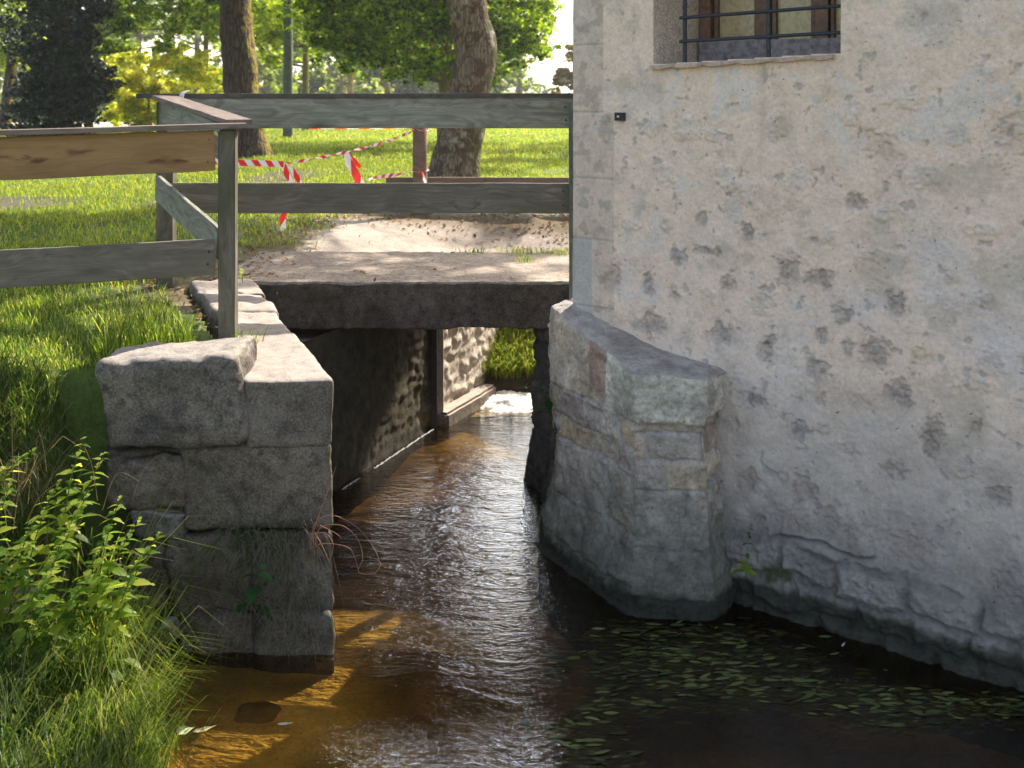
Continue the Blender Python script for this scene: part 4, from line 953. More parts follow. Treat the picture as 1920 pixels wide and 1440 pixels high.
# ivy clad dark tree
bx, by_ = -12.75, 30
cl = [(-.1, 0, .7, 1.15, .9), (.1, 0, 1.9, 1.1, .9), (.0, 0, 3.1, 1.2, .9), (.15, 0, 4.4, 1.1, .9), (.3, .3, 5.8, 1.2, .9), (.2, 0, 7.2, 1.2, .9), (1.0, 0, 3.8, .6, .7), (1.1, 0, 1.6, .6, .8), (-.6, 0, 1.2, .7, .8)]
tree('ivy_clad_tree', 'tall dark tree wholly wrapped in ivy at the far left', 'tree', (bx, by_, gz(bx, by_) - .1), [(0, 0, 0, .3), (0, 0, 4, .25), (.2, 0, 8, .15)], cl, 4200, .14, M['leaf_dark'], M['bark'], seed=4, limbs=False, surf=.5)
# its leafy branches in green, hanging over the yellow bush
bx, by_ = -12.5, 31.5
cl = []
for (px, py, rd) in ((190, 10, .8), (230, 40, .7), (215, 80, .6), (275, 15, .8), (320, 50, .55), (340, 10, .8), (390, 30, .7), (175, 60, .5), (300, 80, .4), (420, -10, 1), (250, -40, 1.1), (330, -50, 1.2)):
    q = P(px, py, 31.5 + rr.uniform(-.8, .8)); cl.append((q.x - bx, q.y - by_, q.z - 1.3, rd, .7))
tree('broadleaf_tree', 'green leafy tree with thin grey trunk between ivy tree and yellow bush', 'tree', (bx, by_, gz(bx, by_) - .1), [(0, 0, 0, .13), (0, 0, 3, .1), (.2, 0, 5, .07)], cl, 1900, .14, M['leaf_green'], M['bark_thin'], seed=5, surf=.25)
# left edge tree
bx, by_ = -16.55, 35
cl = [(P(px, py, 35).x - bx, rr.uniform(-.8, .8), P(px, py, 35).z - 1.3, rd, .8) for (px, py, rd) in ((15, 50, .9), (45, 80, .7), (5, 95, .7), (40, 30, .8), (10, 0, 1.1), (60, 110, .45), (30, -50, 1.4))]
tree('broadleaf_tree', 'slim brown trunk with yellowing leaves at the left edge of the lawn', 'tree', (bx, by_, gz(bx, by_) - .1), [(-.12, 0, 0, .2), (0, 0, 1.2, .17), (.15, 0, 2.6, .14), (.2, 0, 5, .1)], cl, 1900, .14, M['leaf_fresh'], M['bark'], seed=6, surf=.3)
# yellow bush
bx, by_ = -10.9, 32
cl = []
for (px, py, rd) in ((200, 130, .35), (230, 105, .4), (215, 160, .45), (250, 140, .5), (300, 110, .5), (290, 160, .6), (350, 120, .5), (340, 170, .6), (385, 140, .45), (250, 190, .6), (310, 205, .6), (370, 205, .5), (210, 205, .4), (400, 180, .4), (270, 225, .5), (350, 225, .4), (260, 100, .3), (330, 95, .35), (380, 100, .3)):
    q = P(px, py, 32 + rr.uniform(-.5, .5)); cl.append((q.x - bx, q.y - by_, q.z - 1.3, rd, .9))
tree('yellow_bush', 'wide autumn bush with bright yellow leaves behind the fence corner', 'bush', (bx, by_, gz(bx, by_) - .1), [(0, 0, 0, .05), (0, 0, .6, .04), (0, 0, 1.2, .03)], cl, 6000, .13, M['leaf_yellow'], M['bark_thin'], seed=7, surf=.1)
# thin trees further back
def thin_tree(px, d, w, label, cls, mat, seed, fork=True, lean=0.0, n_per=1500, ls=.15, bark='bark_thin'):
    b = P(px, HOR, d); z = gz(b.x, d); c2 = []
    for (cx, cy, rd) in cls:
        q = P(cx, cy, d + rr.uniform(-1, 1)); c2.append((q.x - b.x, q.y - d, q.z - z, rd, .7))
    return tree('slender_tree', label, 'tree', (b.x, d, z - .1), [(0, 0, 0, w * 1.25), (lean * .3, 0, .8, w), (lean, 0, 2.4, w * .85), (lean * 1.4, 0, 4.2, w * .6), (lean * 1.6, 0, 6, w * .3)], c2, n_per, ls, M[mat], M[bark], 'slender trees on the lawn', seed=seed, surf=.25)
thin_tree(386, 33, .09, 'slender tree with forked trunk just left of the massive trunk', [(360, 30, .7), (400, 60, .5), (390, 10, .8), (345, 80, .35), (430, 20, .8), (500, 30, .8), (470, -20, 1.2)], 'leaf_fresh', 11)
thin_tree(573, 34, .11, 'slender tree with yellowish lichened trunk just right of the grey pole', [(520, 60, .7), (500, 100, .45), (560, 40, .8), (590, 20, .8), (600, 70, .5), (540, 10, 1.0), (490, 60, .6), (520, 110, .3), (570, -40, 1.3)], 'leaf_fresh', 12)
thin_tree(657, 42, .11, 'slender dim trunk halfway between pole and leaning tree', [(640, 70, .9), (690, 60, .8), (610, 40, 1.0), (660, 20, 1.2), (600, 90, .5)], 'leaf_green', 13)
thin_tree(745, 46, .14, 'leaning dark trunk seen low beneath the railing board', [(700, 90, .9), (740, 60, 1.2), (790, 70, 1.1), (760, 20, 1.4)], 'leaf_green', 14, lean=-.6)
thin_tree(975, 58, .16, 'slim pale tree beside the bright gap in the trees', [(970, 110, .8), (985, 80, .8), (960, 60, 1.0), (960, 130, .7), (940, 100, .9)], 'leaf_far', 15)
# background wood as individual trees
def bg(px, d, top, wpx, label, mat, seed, low=172, nm='woodland_tree'):
    b = P(px, HOR, d); z = gz(b.x, d); H = EYE + (HOR - top) * d / F - z; Wd = wpx * d / F / 2
    r_ = random.Random(seed); c2 = []
    for k in range(22):
        t_ = r_.uniform(.05, .95); c2.append((r_.uniform(-1, 1) * Wd * (1.1 - .55 * t_), r_.uniform(-2, 2), t_ * H, Wd * r_.uniform(.28, .5), .85))
    return tree(nm, label, 'tree', (b.x, d, z - .2), [(0, 0, 0, .25), (0, 0, H * .5, .18), (0, 0, H * .85, .06)], c2, 260 if d > 60 else (1500 if nm == 'autumn_tree' else 420), .36 if d > 60 else .24, M[mat], M['bark_thin'], 'trees of the wood across the valley', True, seed, 8, .7, .2)
bgl = [(30, 60, 90, 120, 'pale green tree behind the left edge trunk', 'leaf_far'), (130, 70, -60, 260, 'tall hazy tree rising behind the ivy tree', 'leaf_far'), (260, 75, -120, 220, 'tall sunlit tree far behind the yellow bush', 'leaf_fresh'), (370, 80, -160, 220, 'far tree between yellow bush and massive trunk', 'leaf_far'),
       (500, 72, -90, 190, 'far tree filling the gap left of the grey pole', 'leaf_fresh'), (480, 60, 95, 110, 'low bushy tree right of the massive trunk', 'leaf_far'), (600, 85, -40, 230, 'grey green far tree behind the lichened trunk', 'leaf_far'), (640, 66, 110, 130, 'low hazy tree between pole and leaning trunk', 'leaf_far'),
       (720, 90, -60, 240, 'dark far tree behind the low crown centre', 'leaf_green'), (800, 95, 90, 200, 'low dark wood tree left of the leaning trunk', 'leaf_green'), (830, 88, -20, 200, 'tall far tree behind the leaning trunk', 'leaf_far'), (930, 70, 115, 120, 'low pale tree right of the leaning trunk', 'leaf_far'),
       (970, 92, 128, 70, 'small far tree left of the bright sky gap', 'leaf_far'), (1020, 110, 152, 60, 'lowest far shrub seen at the foot of the sky gap', 'leaf_far')]
for i, (px, d, tp_, w, lb, m_) in enumerate(bgl): bg(px, d, tp_, w, lb, m_, 40 + i)
bg(1085, 48, 45, 95, 'pale brownish autumn tree against the corner of the mill', 'leaf_brown', 77, nm='autumn_tree')
# trees right of the view, behind the mill
for i, (x, y, hh, w, lb) in enumerate(((10.6, 21, 11, 3.0, 'shade tree standing behind the mill nearest the bridge'), (7.6, 29, 13, 3.4, 'shade tree behind the mill at mid lawn'), (14, 34, 13, 4, 'shade tree far behind the mill'))):
    r_ = random.Random(60 + i); c2 = [(r_.uniform(-w, w), r_.uniform(-w, w), r_.uniform(.42, .98) * hh, r_.uniform(.9, 1.5), .7) for _ in range(16)]
    tree('shade_tree', lb, 'tree', (x, y, gz(x, y) - .1), [(0, 0, 0, .3), (0, 0, 4, .24), (0, 0, hh * .8, .1)], c2, 330, .24, M['leaf_green'], M['bark'], 'shade trees behind the mill', seed=60 + i, surf=.2)

r_ = random.Random(9); c2 = []  # added tree out of view, leaf clusters set along sun rays for dapples
for k in range(60):
    if k % 5 < 2: tx_, ty_ = r_.uniform(-2.0, .8), r_.uniform(6.9, 8.3)
    else: tx_, ty_ = r_.uniform(-6.5, -2.7), r_.uniform(6.0, 12.5)
    h_ = r_.uniform(8.3, 10.6)
    if tx_ + h_ * .616 < 1.3: continue
    c2.append((tx_ + h_ * .616 - 5.2, ty_ + h_ * .788 - 14.6, .869 * h_, r_.uniform(.28, .45) if k % 5 < 2 else r_.uniform(.5, .85), .6))
tree('shade_tree', 'unseen light branched tree added close behind the mill to cast dapples on the bridge', 'tree', (5.2, 14.6, gz(5.2, 14.6) - .1), [(.8, .5, 0, .2), (.4, .3, 4, .16), (0, 0, 8.5, .08)], c2, 420, .17, M['leaf_green'], M['bark'], 'shade trees behind the mill', seed=88, surf=.2)
# pole and distant low fence
pl = P(540, HOR, 29); z0 = gz(pl.x, 29)
pole = link('utility_pole', mesh_of('utility_pole', [tube([Vector((pl.x, 29, z0 - .3)), Vector((pl.x, 29, z0 + .3)), Vector((pl.x, 29, z0 + 8.5))], [.165, .135, .105], 14)]), M['pole'])
tag(pole, 'straight grey green pole on the lawn between massive trunk and lichened tree', 'pole')
lf = empty('low_fence', P(800, HOR, 36) - Vector((0, 0, 1.3)), 'low thin timber rail fence along the far lawn edge', 'fence')
z0 = gz(0, 36)
for k in range(9):
    px = 470 + k * 67; q = P(px, HOR, 36)
    post('post', q.x, 36, z0 - .1, z0 + .34, .09, M['wood_grey'], lf)
board('rail', (P(440, 0, 36).x, 36, z0 + .28), (P(1008, 0, 36).x, 36, z0 + .28), .09, .05, M['wood_grey'], lf, 0, 4, .002)

# ------------------------------------------------------------------ grasses
def blades(pos, h, w, lean, r, bend=.5, dirb=None):
    N = len(pos); a = r.uniform(0, 2 * np.pi, N); d = np.stack([np.cos(a), np.sin(a), a * 0], 1)
    if dirb is not None: d = d * .7 + np.array(dirb)[None]; d /= np.linalg.norm(d, axis=1, keepdims=True) + 1e-9
    sd_ = np.stack([-np.sin(a + .6), np.cos(a + .6), a * 0], 1); ln = (lean * r.uniform(.3, 1.4, N) * h)[:, None]; w_ = (w * r.uniform(.6, 1.2, N))[:, None] / 2; up = np.array([0, 0, 1.]); hh = h[:, None]
    c1 = pos; c2 = pos + up * hh * .45 + d * ln * .25; c3 = pos + up * hh * .82 + d * ln * .65; c4 = pos + up * hh * (1 - .35 * bend) + d * ln * 1.15
    v = np.stack([c1 - sd_ * w_, c1 + sd_ * w_, c2 - sd_ * w_ * .9, c2 + sd_ * w_ * .9, c3 - sd_ * w_ * .55, c3 + sd_ * w_ * .55, c4], 1).reshape(-1, 3)
    b = (np.arange(N) * 7)[:, None]; q = np.concatenate([b + np.array([[0, 1, 3, 2]]), b + np.array([[2, 3, 5, 4]])]); t3 = b + np.array([[4, 5, 6]])
    return v, [q, t3], np.repeat(r.random(N), 7)
def scatter(n, x0, x1, y0, y1, r, dens=None):
    x = r.uniform(x0, x1, n); y = r.uniform(y0, y1, n); z = height(x, y); p = np.stack([x, y, z], 1)
    if dens is not None: k = r.random(n) < dens(p); p = p[k]
    return p
rg = np.random.default_rng(77)
def patchy(p, s, seed): return np.clip(.5 + fbm(np.stack([p[:, 0], p[:, 1], p[:, 0] * 0], 1), s, 3, .5, seed), 0, 1)
def near_d(p):
    left = sstep(-1.55, -2.05, p[:, 0] + .12 * (p[:, 1] - 5.2)) * (p[:, 2] > .25)
    cop = p[:, 0] < -1.40 - .44 * (p[:, 1] - 4.97)
    stone = ~((p[:, 1] > 4.85) & (p[:, 1] < 5.4) & (p[:, 0] > -2.0) & (p[:, 0] < -1.1))
    return (.35 + .65 * patchy(p, 1.2, 3)) * cop * stone * (p[:, 2] > .9) * lerp(1, .25, sstep(6.4, 6.8, p[:, 1]) * sstep(-2.8, -2.2, p[:, 0]))
p = scatter(60000, -4.2, -1.2, 4.9, 9.0, rg, near_d); tall = sstep(6.6, 5.4, p[:, 1]); h = rg.uniform(.03, .10, len(p)) * (.7 + 2.0 * tall * sstep(.4, .75, patchy(p, 2.4, 5)))
v, f, var = blades(p, h, .0065, .55, rg)
tag(link('grass', np_mesh('grass', v, f, {'var': var}), M['grass'], None, False), 'lush green grass on the bank behind the plank fence', 'grass', kind='stuff')
def pblot(p, cx, cy, rx, ry): return 1 - .85 * sstep(1.2, .7, np.sqrt(((p[:, 0] - cx) / rx) ** 2 + ((p[:, 1] - cy) / ry) ** 2))
def lawn_d(p): return pblot(p, -3.4, 15.8, .55, 1.6) * pblot(p, -5.9, 12, 1, .8) * pblot(p, -3.1, 12.2, 1.2, .9) * pblot(p, 2.2, 17, .8, 1.2) * (1 - sstep(-2.3, -1.5, p[:, 0]) * sstep(12.0, 10.6, p[:, 1])) * (.45 + .55 * patchy(p, .5, 8))
p = scatter(150000, -9, 3.2, 8.6, 20, rg, lawn_d); v, f, var = blades(p, rg.uniform(.025, .065, len(p)), .011, .5, rg)
v2, f2, var2 = blades(scatter(110000, -22, 5, 20, 37, rg), rg.uniform(.03, .09, 110000), .02, .5, rg)
me = np_mesh('lawn', np.concatenate([v, v2]), [np.concatenate([f[0], f2[0] + len(v)]), np.concatenate([f[1], f2[1] + len(v)])], {'var': np.concatenate([var, var2])})
tag(link('lawn', me, M['grass_lawn'], None, False), 'sunlit short lawn grass beneath the trees', 'grass', kind='stuff')
# upstream grassy bank seen under the slab
def ubk(p): return (p[:, 2] > .12) * (p[:, 2] < .95) * (p[:, 0] > -.3)
p = scatter(16000, -.3, 1.6, 9.1, 10.3, rg, ubk); v, f, var = blades(p, rg.uniform(.08, .2, len(p)), .008, .8, rg, .8, (0, -.8, 0))
tag(link('bank_grass', np_mesh('bank_grass', v, f, {'var': var}), M['grass_lawn'], None, False), 'bright grass on the stream bank seen beneath the bridge', 'grass', kind='stuff')
# joints on the deck
tuf = []
for (px, py, n) in ((980, 474, 60), (1040, 474, 50), (900, 473, 30), (950, 473, 30), (1010, 474, 30), (870, 473, 20), (1055, 476, 40), (985, 490, 40)):
    q = Pz(px, py, 1.37); tuf.append(np.stack([rg.normal(q.x, .05, n), rg.normal(q.y, .025, n), np.full(n, 1.365)], 1))
p = np.concatenate(tuf); v, f, var = blades(p, rg.uniform(.02, .07, len(p)), .006, .6, rg)
tag(link('joint_grass', np_mesh('joint_grass', v, f, {'var': var}), M['grass'], None, False), 'tiny grass tufts sprouting from the bridge deck joints', 'grass', kind='stuff')
# fallen leaves
def litd(p): return lerp(.03, 1, np.maximum(sstep(9.9, 10.4, p[:, 1]) * sstep(12.5, 11, p[:, 1]), sstep(-1.5, -1.8, p[:, 0]) * (p[:, 1] < 11))) * (p[:, 2] > .9)
x = rg.uniform(-2.6, 1.2, 5200); y = rg.uniform(5.9, 12.5, 5200); z = np.where((y > 6.95) & (y < 8.2) & (x > -1.95), 1.375, height(x, y) + .012)
z = np.where((y < 6.95) & (x > -1.25 - .44 * (y - 4.97)) & (x < -.85 - .44 * (y - 4.97)), 1.30, z)
p = np.stack([x, y, z], 1); k = (rg.random(len(p)) < litd(p)) & (z > .9) & ~((y < 6.9) & (x < -1.3 - .44 * (y - 4.97) - .25)); p = p[k]
v, f, var = leaves_np(p, .045, 2.2, .6, rg)
tag(link('leaf_litter', np_mesh('leaf_litter', v, f, {'var': var}), M['leaf_litter'], None, False), 'brown fallen leaves scattered along the bridge and path edge', 'fallen leaves', kind='stuff')

# bank vegetation at lower left -------------------------------------------------------------
def bankd(p): 
    d = Lx(p[:, 1]) - p[:, 0]; return (d > .0) * (.5 + .5 * patchy(p, 2, 12))
p = scatter(9000, -3.2, -1.3, 3.5, 4.95, rg, bankd); h = rg.uniform(.10, .24, len(p)) * (.7 + .5 * patchy(p, 2.5, 13))
v, f, var = blades(p, h, .006, .9, rg, 1.0, (.25, -.35, 0))
tag(link('bank_undergrowth', np_mesh('bank_undergrowth', v, f, {'var': var}), M['grass_dark'], None, False), 'rough dark grass covering the stream bank at lower left', 'grass', kind='stuff')
p = scatter(14000, -3.4, -1.82, 4.2, 5.15, rg, lambda p: (.4 + .6 * patchy(p, 2, 15)) * (p[:, 2] > .25)); v, f, var = blades(p, rg.uniform(.05, .15, len(p)), .006, .8, rg, 1.0, (.1, -.5, 0))
tag(link('slope_grass', np_mesh('slope_grass', v, f, {'var': var}), M['grass_dark'], None, False), 'short dark grass on the steep slope left of the big boulder', 'grass', kind='stuff')
def tuft(name, label, catg, base, n, hr, w, lean, mat, dirb, spread, seed, group=None, bend=1.2):
    r = np.random.default_rng(seed); base = Vector(base); p = np.stack([r.normal(base.x, spread, n), r.normal(base.y, spread, n), np.full(n, base.z)], 1)
    v, f, var = blades(p, r.uniform(hr[0], hr[1], n), w, lean, r, bend, dirb)
    o = link(name, np_mesh(name, v, f, {'var': var}), mat, None, False)
    return tag(o, label, catg, group)
tuft('grass_clump', 'large dark drooping grass clump in the bottom left corner', 'grass clump', (-2.02, 3.95, .22), 1100, (.28, .5), .006, .75, M['grass_dark'], (.0, -.3, 0), .12, 1)
tuft('grass_clump', 'dark grass clump at the left edge above the corner clump', 'grass clump', (-2.3, 4.15, .34), 600, (.25, .5), .006, .7, M['grass_dark'], (.1, -.3, 0), .11, 2)
tuft('grass_clump', 'bright sunlit arching grass clump at the water edge', 'grass clump', (-1.58, 4.10, .06), 1000, (.25, .45), .005, .8, M['grass'], (.4, -.2, 0), .075, 3)
tuft('grass_clump', 'bright fine grass below the nettles', 'grass clump', (-1.70, 4.3, .2), 900, (.25, .45), .005, .75, M['grass'], (.35, -.2, 0), .09, 4)
tuft('grass_clump', 'tall pale grass shoots against the dark stone blocks', 'grass clump', (-1.74, 4.5, .32), 36, (.4, .62), .009, .75, M['grass'], (.7, 0, 0), .05, 5, None, .6)
tuft('grass_clump', 'low grass at the water line beside the floating leaves', 'grass clump', (-1.46, 4.05, .0), 350, (.12, .26), .0045, .95, M['grass'], (.45, -.1, 0), .08, 6)
tuft('dry_grass', 'dry pale grass hanging at the left edge above the nettles', 'dry grass', (-2.28, 4.75, .78), 300, (.15, .4), .004, .9, M['dry_grass'], (0, -.7, 0), .12, 7)

# nettles -----------------------------------------------------------------------------------
def leaf_shape(L, W, r, serr=5):
    """pointed serrated leaf along +x, folded along the midrib"""
    vs = [(0, 0, 0)]; n = serr * 2; up = []; dn = []
    for i in range(1, n):
        u = i / n; w = W * .5 * (math.sin(math.pi * min(1, u * 1.12) ** .75) if u < .9 else (1 - u) * 3.2) * (1.0 if i % 2 else .82)
        z = -L * .25 * u * u; up.append((u * L, w, z + w * .25)); dn.append((u * L, -w, z + w * .25))
    mid = [(i / n * L, 0, -L * .25 * (i / n) ** 2) for i in range(1, n + 1)]
    V = [(0, 0, 0)] + mid + up + dn; Fc = []
    nm = n; U0 = 1 + nm; D0 = U0 + n - 1
    Fc.append((0, 1, U0)); Fc.append((0, D0, 1))
    for i in range(n - 2):
        Fc.append((1 + i, 2 + i, U0 + i + 1, U0 + i)); Fc.append((2 + i, 1 + i, D0 + i, D0 + i + 1))
    Fc.append((nm - 1, nm, U0 + n - 2)); Fc.append((nm, nm - 1, D0 + n - 2))
    return V, Fc
def leafy_plant(name, label, catg, base, tip, pairs, L, W, mat, seed, group=None, stem_r=.004, stem_mat=None, serr=5, first=.25):
    r = random.Random(seed); base, tip = Vector(base), Vector(tip); root = empty(name, base, label, catg, group)
    ctrl = base.lerp(tip, .5) + Vector((-(tip.x - base.x) * .25, 0, .08)); sp = lambda u: base * (1 - u) ** 2 + ctrl * 2 * u * (1 - u) + tip * u * u
    link('stem', mesh_of('stem', [tube([sp(i / 8) for i in range(9)], [stem_r * (1 - .6 * i / 8) for i in range(9)], 6)]), stem_mat or mat, root)
    V = []; Fc = []; var = []
    for k in range(pairs):
        u = first + (1 - first) * k / (pairs - 1); p = sp(u); sc = (1 - .65 * max(0, (u - .45) / .55) ** 1.3) * r.uniform(.85, 1.15)
        for sgn in (0, 1):
            az = k * math.pi / 2 + sgn * math.pi + r.uniform(-.3, .3); el = r.uniform(-.45, .25) + .3 * u
            lv, lf = leaf_shape(L * sc, W * sc, r, serr); m = Matrix.Translation(p) @ Matrix.Rotation(az, 4, 'Z') @ Matrix.Rotation(-el, 4, 'Y') @ Matrix.Rotation(r.uniform(-.3, .3), 4, 'X')
            o = len(V); V += [tuple(m @ Vector(q)) for q in lv]; Fc += [tuple(i + o for i in q) for q in lf]; var += [r.random()] * len(lv)
    me = bpy.data.meshes.new('leaves'); me.from_pydata(V, [], Fc); a = me.attributes.new('var', 'FLOAT', 'POINT'); a.data.foreach_set('value', var); me.update()
    o = link('leaves', me, mat, root, True); return root
t = NT('green_stem'); M['stem'] = t.done(t.pbr((.09, .11, .03), .6))
nt = [((158, 822), 'tallest nettle stem on the bank, tip level with the boulder base', 4.55), ((196, 850), 'nettle leaning right of the tallest one, against the boulder', 4.6), ((62, 846), 'nettle behind at the left with dull leaves', 4.75), ((20, 905), 'leftmost sunlit nettle cut by the photo edge', 4.45),
      ((110, 905), 'nettle standing in the middle of the upper patch', 4.5), ((165, 930), 'nettle with bright top under the two tall ones', 4.45), ((225, 935), 'nettle tip pointing at the dark stones', 4.45), ((298, 1000), 'rightmost nettle reaching furthest over the stones', 4.42), ((262, 975), 'nettle just above the rightmost one', 4.5),
      ((60, 980), 'low broad nettle left of centre', 4.35), ((130, 1000), 'broad nettle in the middle of the patch', 4.35), ((200, 1015), 'nettle with spread leaves below the bright top', 4.36), ((260, 1050), 'lowest nettle on the right overhanging the grass', 4.36), ((95, 1070), 'low shaded nettle near the left rock', 4.25),
      ((170, 1085), 'low shaded nettle above the bright grass', 4.28), ((20, 1040), 'low nettle at the left edge of the patch', 4.3)]
nt = [(a_, b_, c_ - .27) for a_, b_, c_ in nt]
for i, ((px, py), lb, d) in enumerate(nt):
    tipp = P(px, py, d); bs = tipp + Vector((-.14 - .05 * (i % 3), .08, 0)); bs.x = min(bs.x, -1.6); bs.z = max(gz(bs.x, bs.y) - .02, tipp.z - .62); bs.z = min(bs.z, tipp.z - .25)
    leafy_plant('nettle', lb, 'plant', bs, tipp, 14, .088, .05, M['nettle'], 200 + i, 'nettles on the stream bank', .0035, M['stem'])
bl = leaf_mat('dock_leaf', [(.2, (.06, .11, .03)), (.8, (.16, .2, .05))], .35)
for i, (px, py, d, lb) in enumerate(((230, 1235, 4.15, 'small broad leaved weed on the sunlit edge of the grass'), (120, 1190, 4.1, 'broad leaved weed in the shaded hollow below the nettles'), (255, 1330, 4.12, 'low broad leaved weed near the floating heart shaped leaf'))):
    q = P(px, py, d); leafy_plant('dock_weed', lb, 'plant', (q.x, q.y, q.z - .12), q, 4, .12, .06, bl, 400 + i, None, .003, M['stem'], 3, .1)
r_ = random.Random(31); dd = []
for k in range(26):
    x = r_.uniform(0, 250); y = r_.uniform(880, 1180); l = r_.uniform(60, 160); dx = r_.uniform(-50, 70)
    dd.append([(x, y, 4.35), (x + dx * .4, y - l * .5, 4.25), (x + dx, y - l * (.8 if k % 3 else .4), 4.2)])
arcs_later = dd
# pale flower catkins drop on upper nettles are covered by leaf detail
leafy_plant('wall_plant', 'low green plant with round leaves growing from the abutment joints', 'plant', P(478, 1150, 4.9), P(490, 1068, 4.72), 4, .12, .095, leaf_mat('round_leaf', [(.2, (.02, .06, .02)), (.8, (.05, .12, .03))], .2), 300, None, .003, M['stem'], 3, .1)
leafy_plant('hart_tongue_fern', 'dark drooping leafy fern on the pier edge under the bridge', 'plant', P(1030, 765, 6.35), P(985, 725, 6.1), 6, .19, .05, leaf_mat('fern_leaf', [(.2, (.012, .035, .012)), (.8, (.035, .08, .02))], .2), 301, None, .003, M['stem'], 3, .0)
leafy_plant('hart_tongue_fern', 'second hanging fern low on the pier beside the first', 'plant', P(1045, 760, 6.25), P(1040, 800, 6.05), 4, .2, .055, leaf_mat('fern_leaf_low', [(.2, (.015, .04, .015)), (.8, (.045, .09, .025))], .2), 302, None, .003, M['stem'], 3, .0)
leafy_plant('wall_seedling', 'small leafy seedling rooted in the corner of mill wall and buttress', 'plant', P(1398, 1085, 5.2), P(1392, 1060, 5.1), 3, .10, .045, M['nettle'], 303, None, .002, M['stem'], 3, .2)
leafy_plant('wall_creeper', 'thin little creeper climbing the plaster above the seedling', 'plant', P(1400, 1075, 5.32), P(1408, 985, 5.38), 6, .035, .02, leaf_mat('creeper_leaf', [(.2, (.03, .06, .02)), (.8, (.08, .12, .04))], .2), 304, None, .0015, M['stem'], 3, .1)
leafy_plant('verge_weed', 'small bright broad leaves beside the fence post foot at the bridge', 'plant', P(455, 530, 6.3), P(452, 515, 6.2), 3, .07, .035, M['nettle'], 305, None, .002, M['stem'], 3, .2)
# dry arching grass on the abutment
def arcs(name, label, catg, lst, mat, rad=.0018, seed=0):
    parts = []
    for pts in lst:
        q = [P(*p) for p in pts]; Q = []
        for i in range(len(q) - 1):
            p0 = q[max(i - 1, 0)]; p1 = q[i]; p2 = q[i + 1]; p3 = q[min(i + 2, len(q) - 1)]
            for k in range(6):
                u = k / 6; Q.append(.5 * ((2 * p1) + (-p0 + p2) * u + (2 * p0 - 5 * p1 + 4 * p2 - p3) * u * u + (-p0 + 3 * p1 - 3 * p2 + p3) * u ** 3))
        Q.append(q[-1]); parts.append(tube(Q, [rad * (1 - .5 * i / len(Q)) for i in range(len(Q))], 5))
    me = mesh_of(name, parts); a = me.attributes.new('var', 'FLOAT', 'POINT'); a.data.foreach_set('value', [random.random() for _ in me.vertices])
    return tag(link(name, me, mat), label, catg)
arcs('dry_grass', 'reddish dry grass stalks arching over the water from the abutment', 'dry grass', [
    [(590, 1040, 4.92), (588, 985, 4.85), (620, 966, 4.75), (665, 985, 4.65), (700, 1025, 4.6), (714, 1060, 4.6)],
    [(590, 1030, 4.92), (600, 990, 4.85), (640, 985, 4.75), (670, 1010, 4.7), (680, 1045, 4.68), (672, 1072, 4.66), (700, 1076, 4.65), (714, 1058, 4.64), (706, 1048, 4.63)],
    [(570, 1045, 4.93), (600, 1020, 4.85), (650, 1025, 4.75), (665, 1045, 4.7), (672, 1070, 4.68)], [(585, 1000, 4.92), (610, 1000, 4.85), (625, 1020, 4.8), (618, 1050, 4.8)],
    [(575, 1060, 4.93), (590, 990, 4.88), (615, 920, 4.85), (630, 875, 4.83)], [(590, 1000, 4.9), (600, 1015, 4.86), (612, 1040, 4.84), (618, 1055, 4.84)],
    [(600, 985, 4.9), (630, 1000, 4.8), (640, 1010, 4.8)]], leaf_mat('red_dry_stalk', [(.2, (.3, .16, .1)), (.8, (.5, .3, .2))], .3), .0019)
arcs('dead_stems', 'thin dry brown stems standing among the nettles on the bank', 'dry stems', arcs_later, M['dry_grass'], .0016)
hang = []; r_ = random.Random(3)
for k in range(120):
    x = r_.uniform(430, 610); y = r_.uniform(995, 1050) if k % 3 else r_.uniform(1130, 1160); dx = r_.uniform(-90, 60); ll = r_.uniform(30, 110)
    hang.append([(x, y, 4.93), (x + dx * .4, y - r_.uniform(5, 30), 4.85), (x + dx * .8, y + ll * .4, 4.84), (x + dx * r_.uniform(.9, 1.2), y + ll, 4.86)])
arcs('dry_grass', 'tangle of fine grey dry grass hanging down the abutment face', 'dry grass', hang, leaf_mat('grey_dry_stalk', [(.2, (.10, .085, .06)), (.8, (.24, .21, .16))], .2), .0013)
grn = []
for k in range(40):
    x = r_.uniform(440, 520); y = r_.uniform(1000, 1040); dx = r_.uniform(-120, 40); ll = r_.uniform(60, 120)
    grn.append([(x, y, 4.93), (x + dx * .4, y - 20, 4.86), (x + dx, y + ll * .5, 4.84), (x + dx * 1.25, y + ll, 4.85)])
arcs('wall_grass', 'thin green grass strands trailing from a joint of the abutment', 'grass', grn, M['grass_dark'], .0016)
tuft('wall_grass', 'little yellowish weed at the foot of the near fence post', 'grass', (-1.39, 5.58, 1.285), 70, (.03, .11), .005, .8, M['grass'], (.3, -.2, 0), .035, 21)

# rocks -------------------------------------------------------------------------------------
def rock(name, label, a, b, c_, d_, d, depth, mat, seed, rnd=.06, rough=.04):
    o = block(name, a, b, c_, d_, d, depth, mat, None, rnd, rough, 22, seed); return tag(o, label, 'rock')
rock('bank_rock', 'mossy pale rock half hidden in the grass at the left edge', (-30, 1135), (62, 1150), (60, 1215), (-30, 1225), 4.25, .25, G, 51)
rock('bank_rock', 'small rounded stone at the foot of the abutment by the grass', (288, 1170), (336, 1178), (338, 1224), (285, 1224), 4.85, .14, G, 52, .05, .02)
rock('submerged_rock', 'brown rock lying under the shallow amber water', (430, 1352), (512, 1350), (520, 1420), (436, 1425), 4.52, .16, flat_mat('brown_rock', (.2, .14, .06), .9, .4, 12), 53, .04, .02)
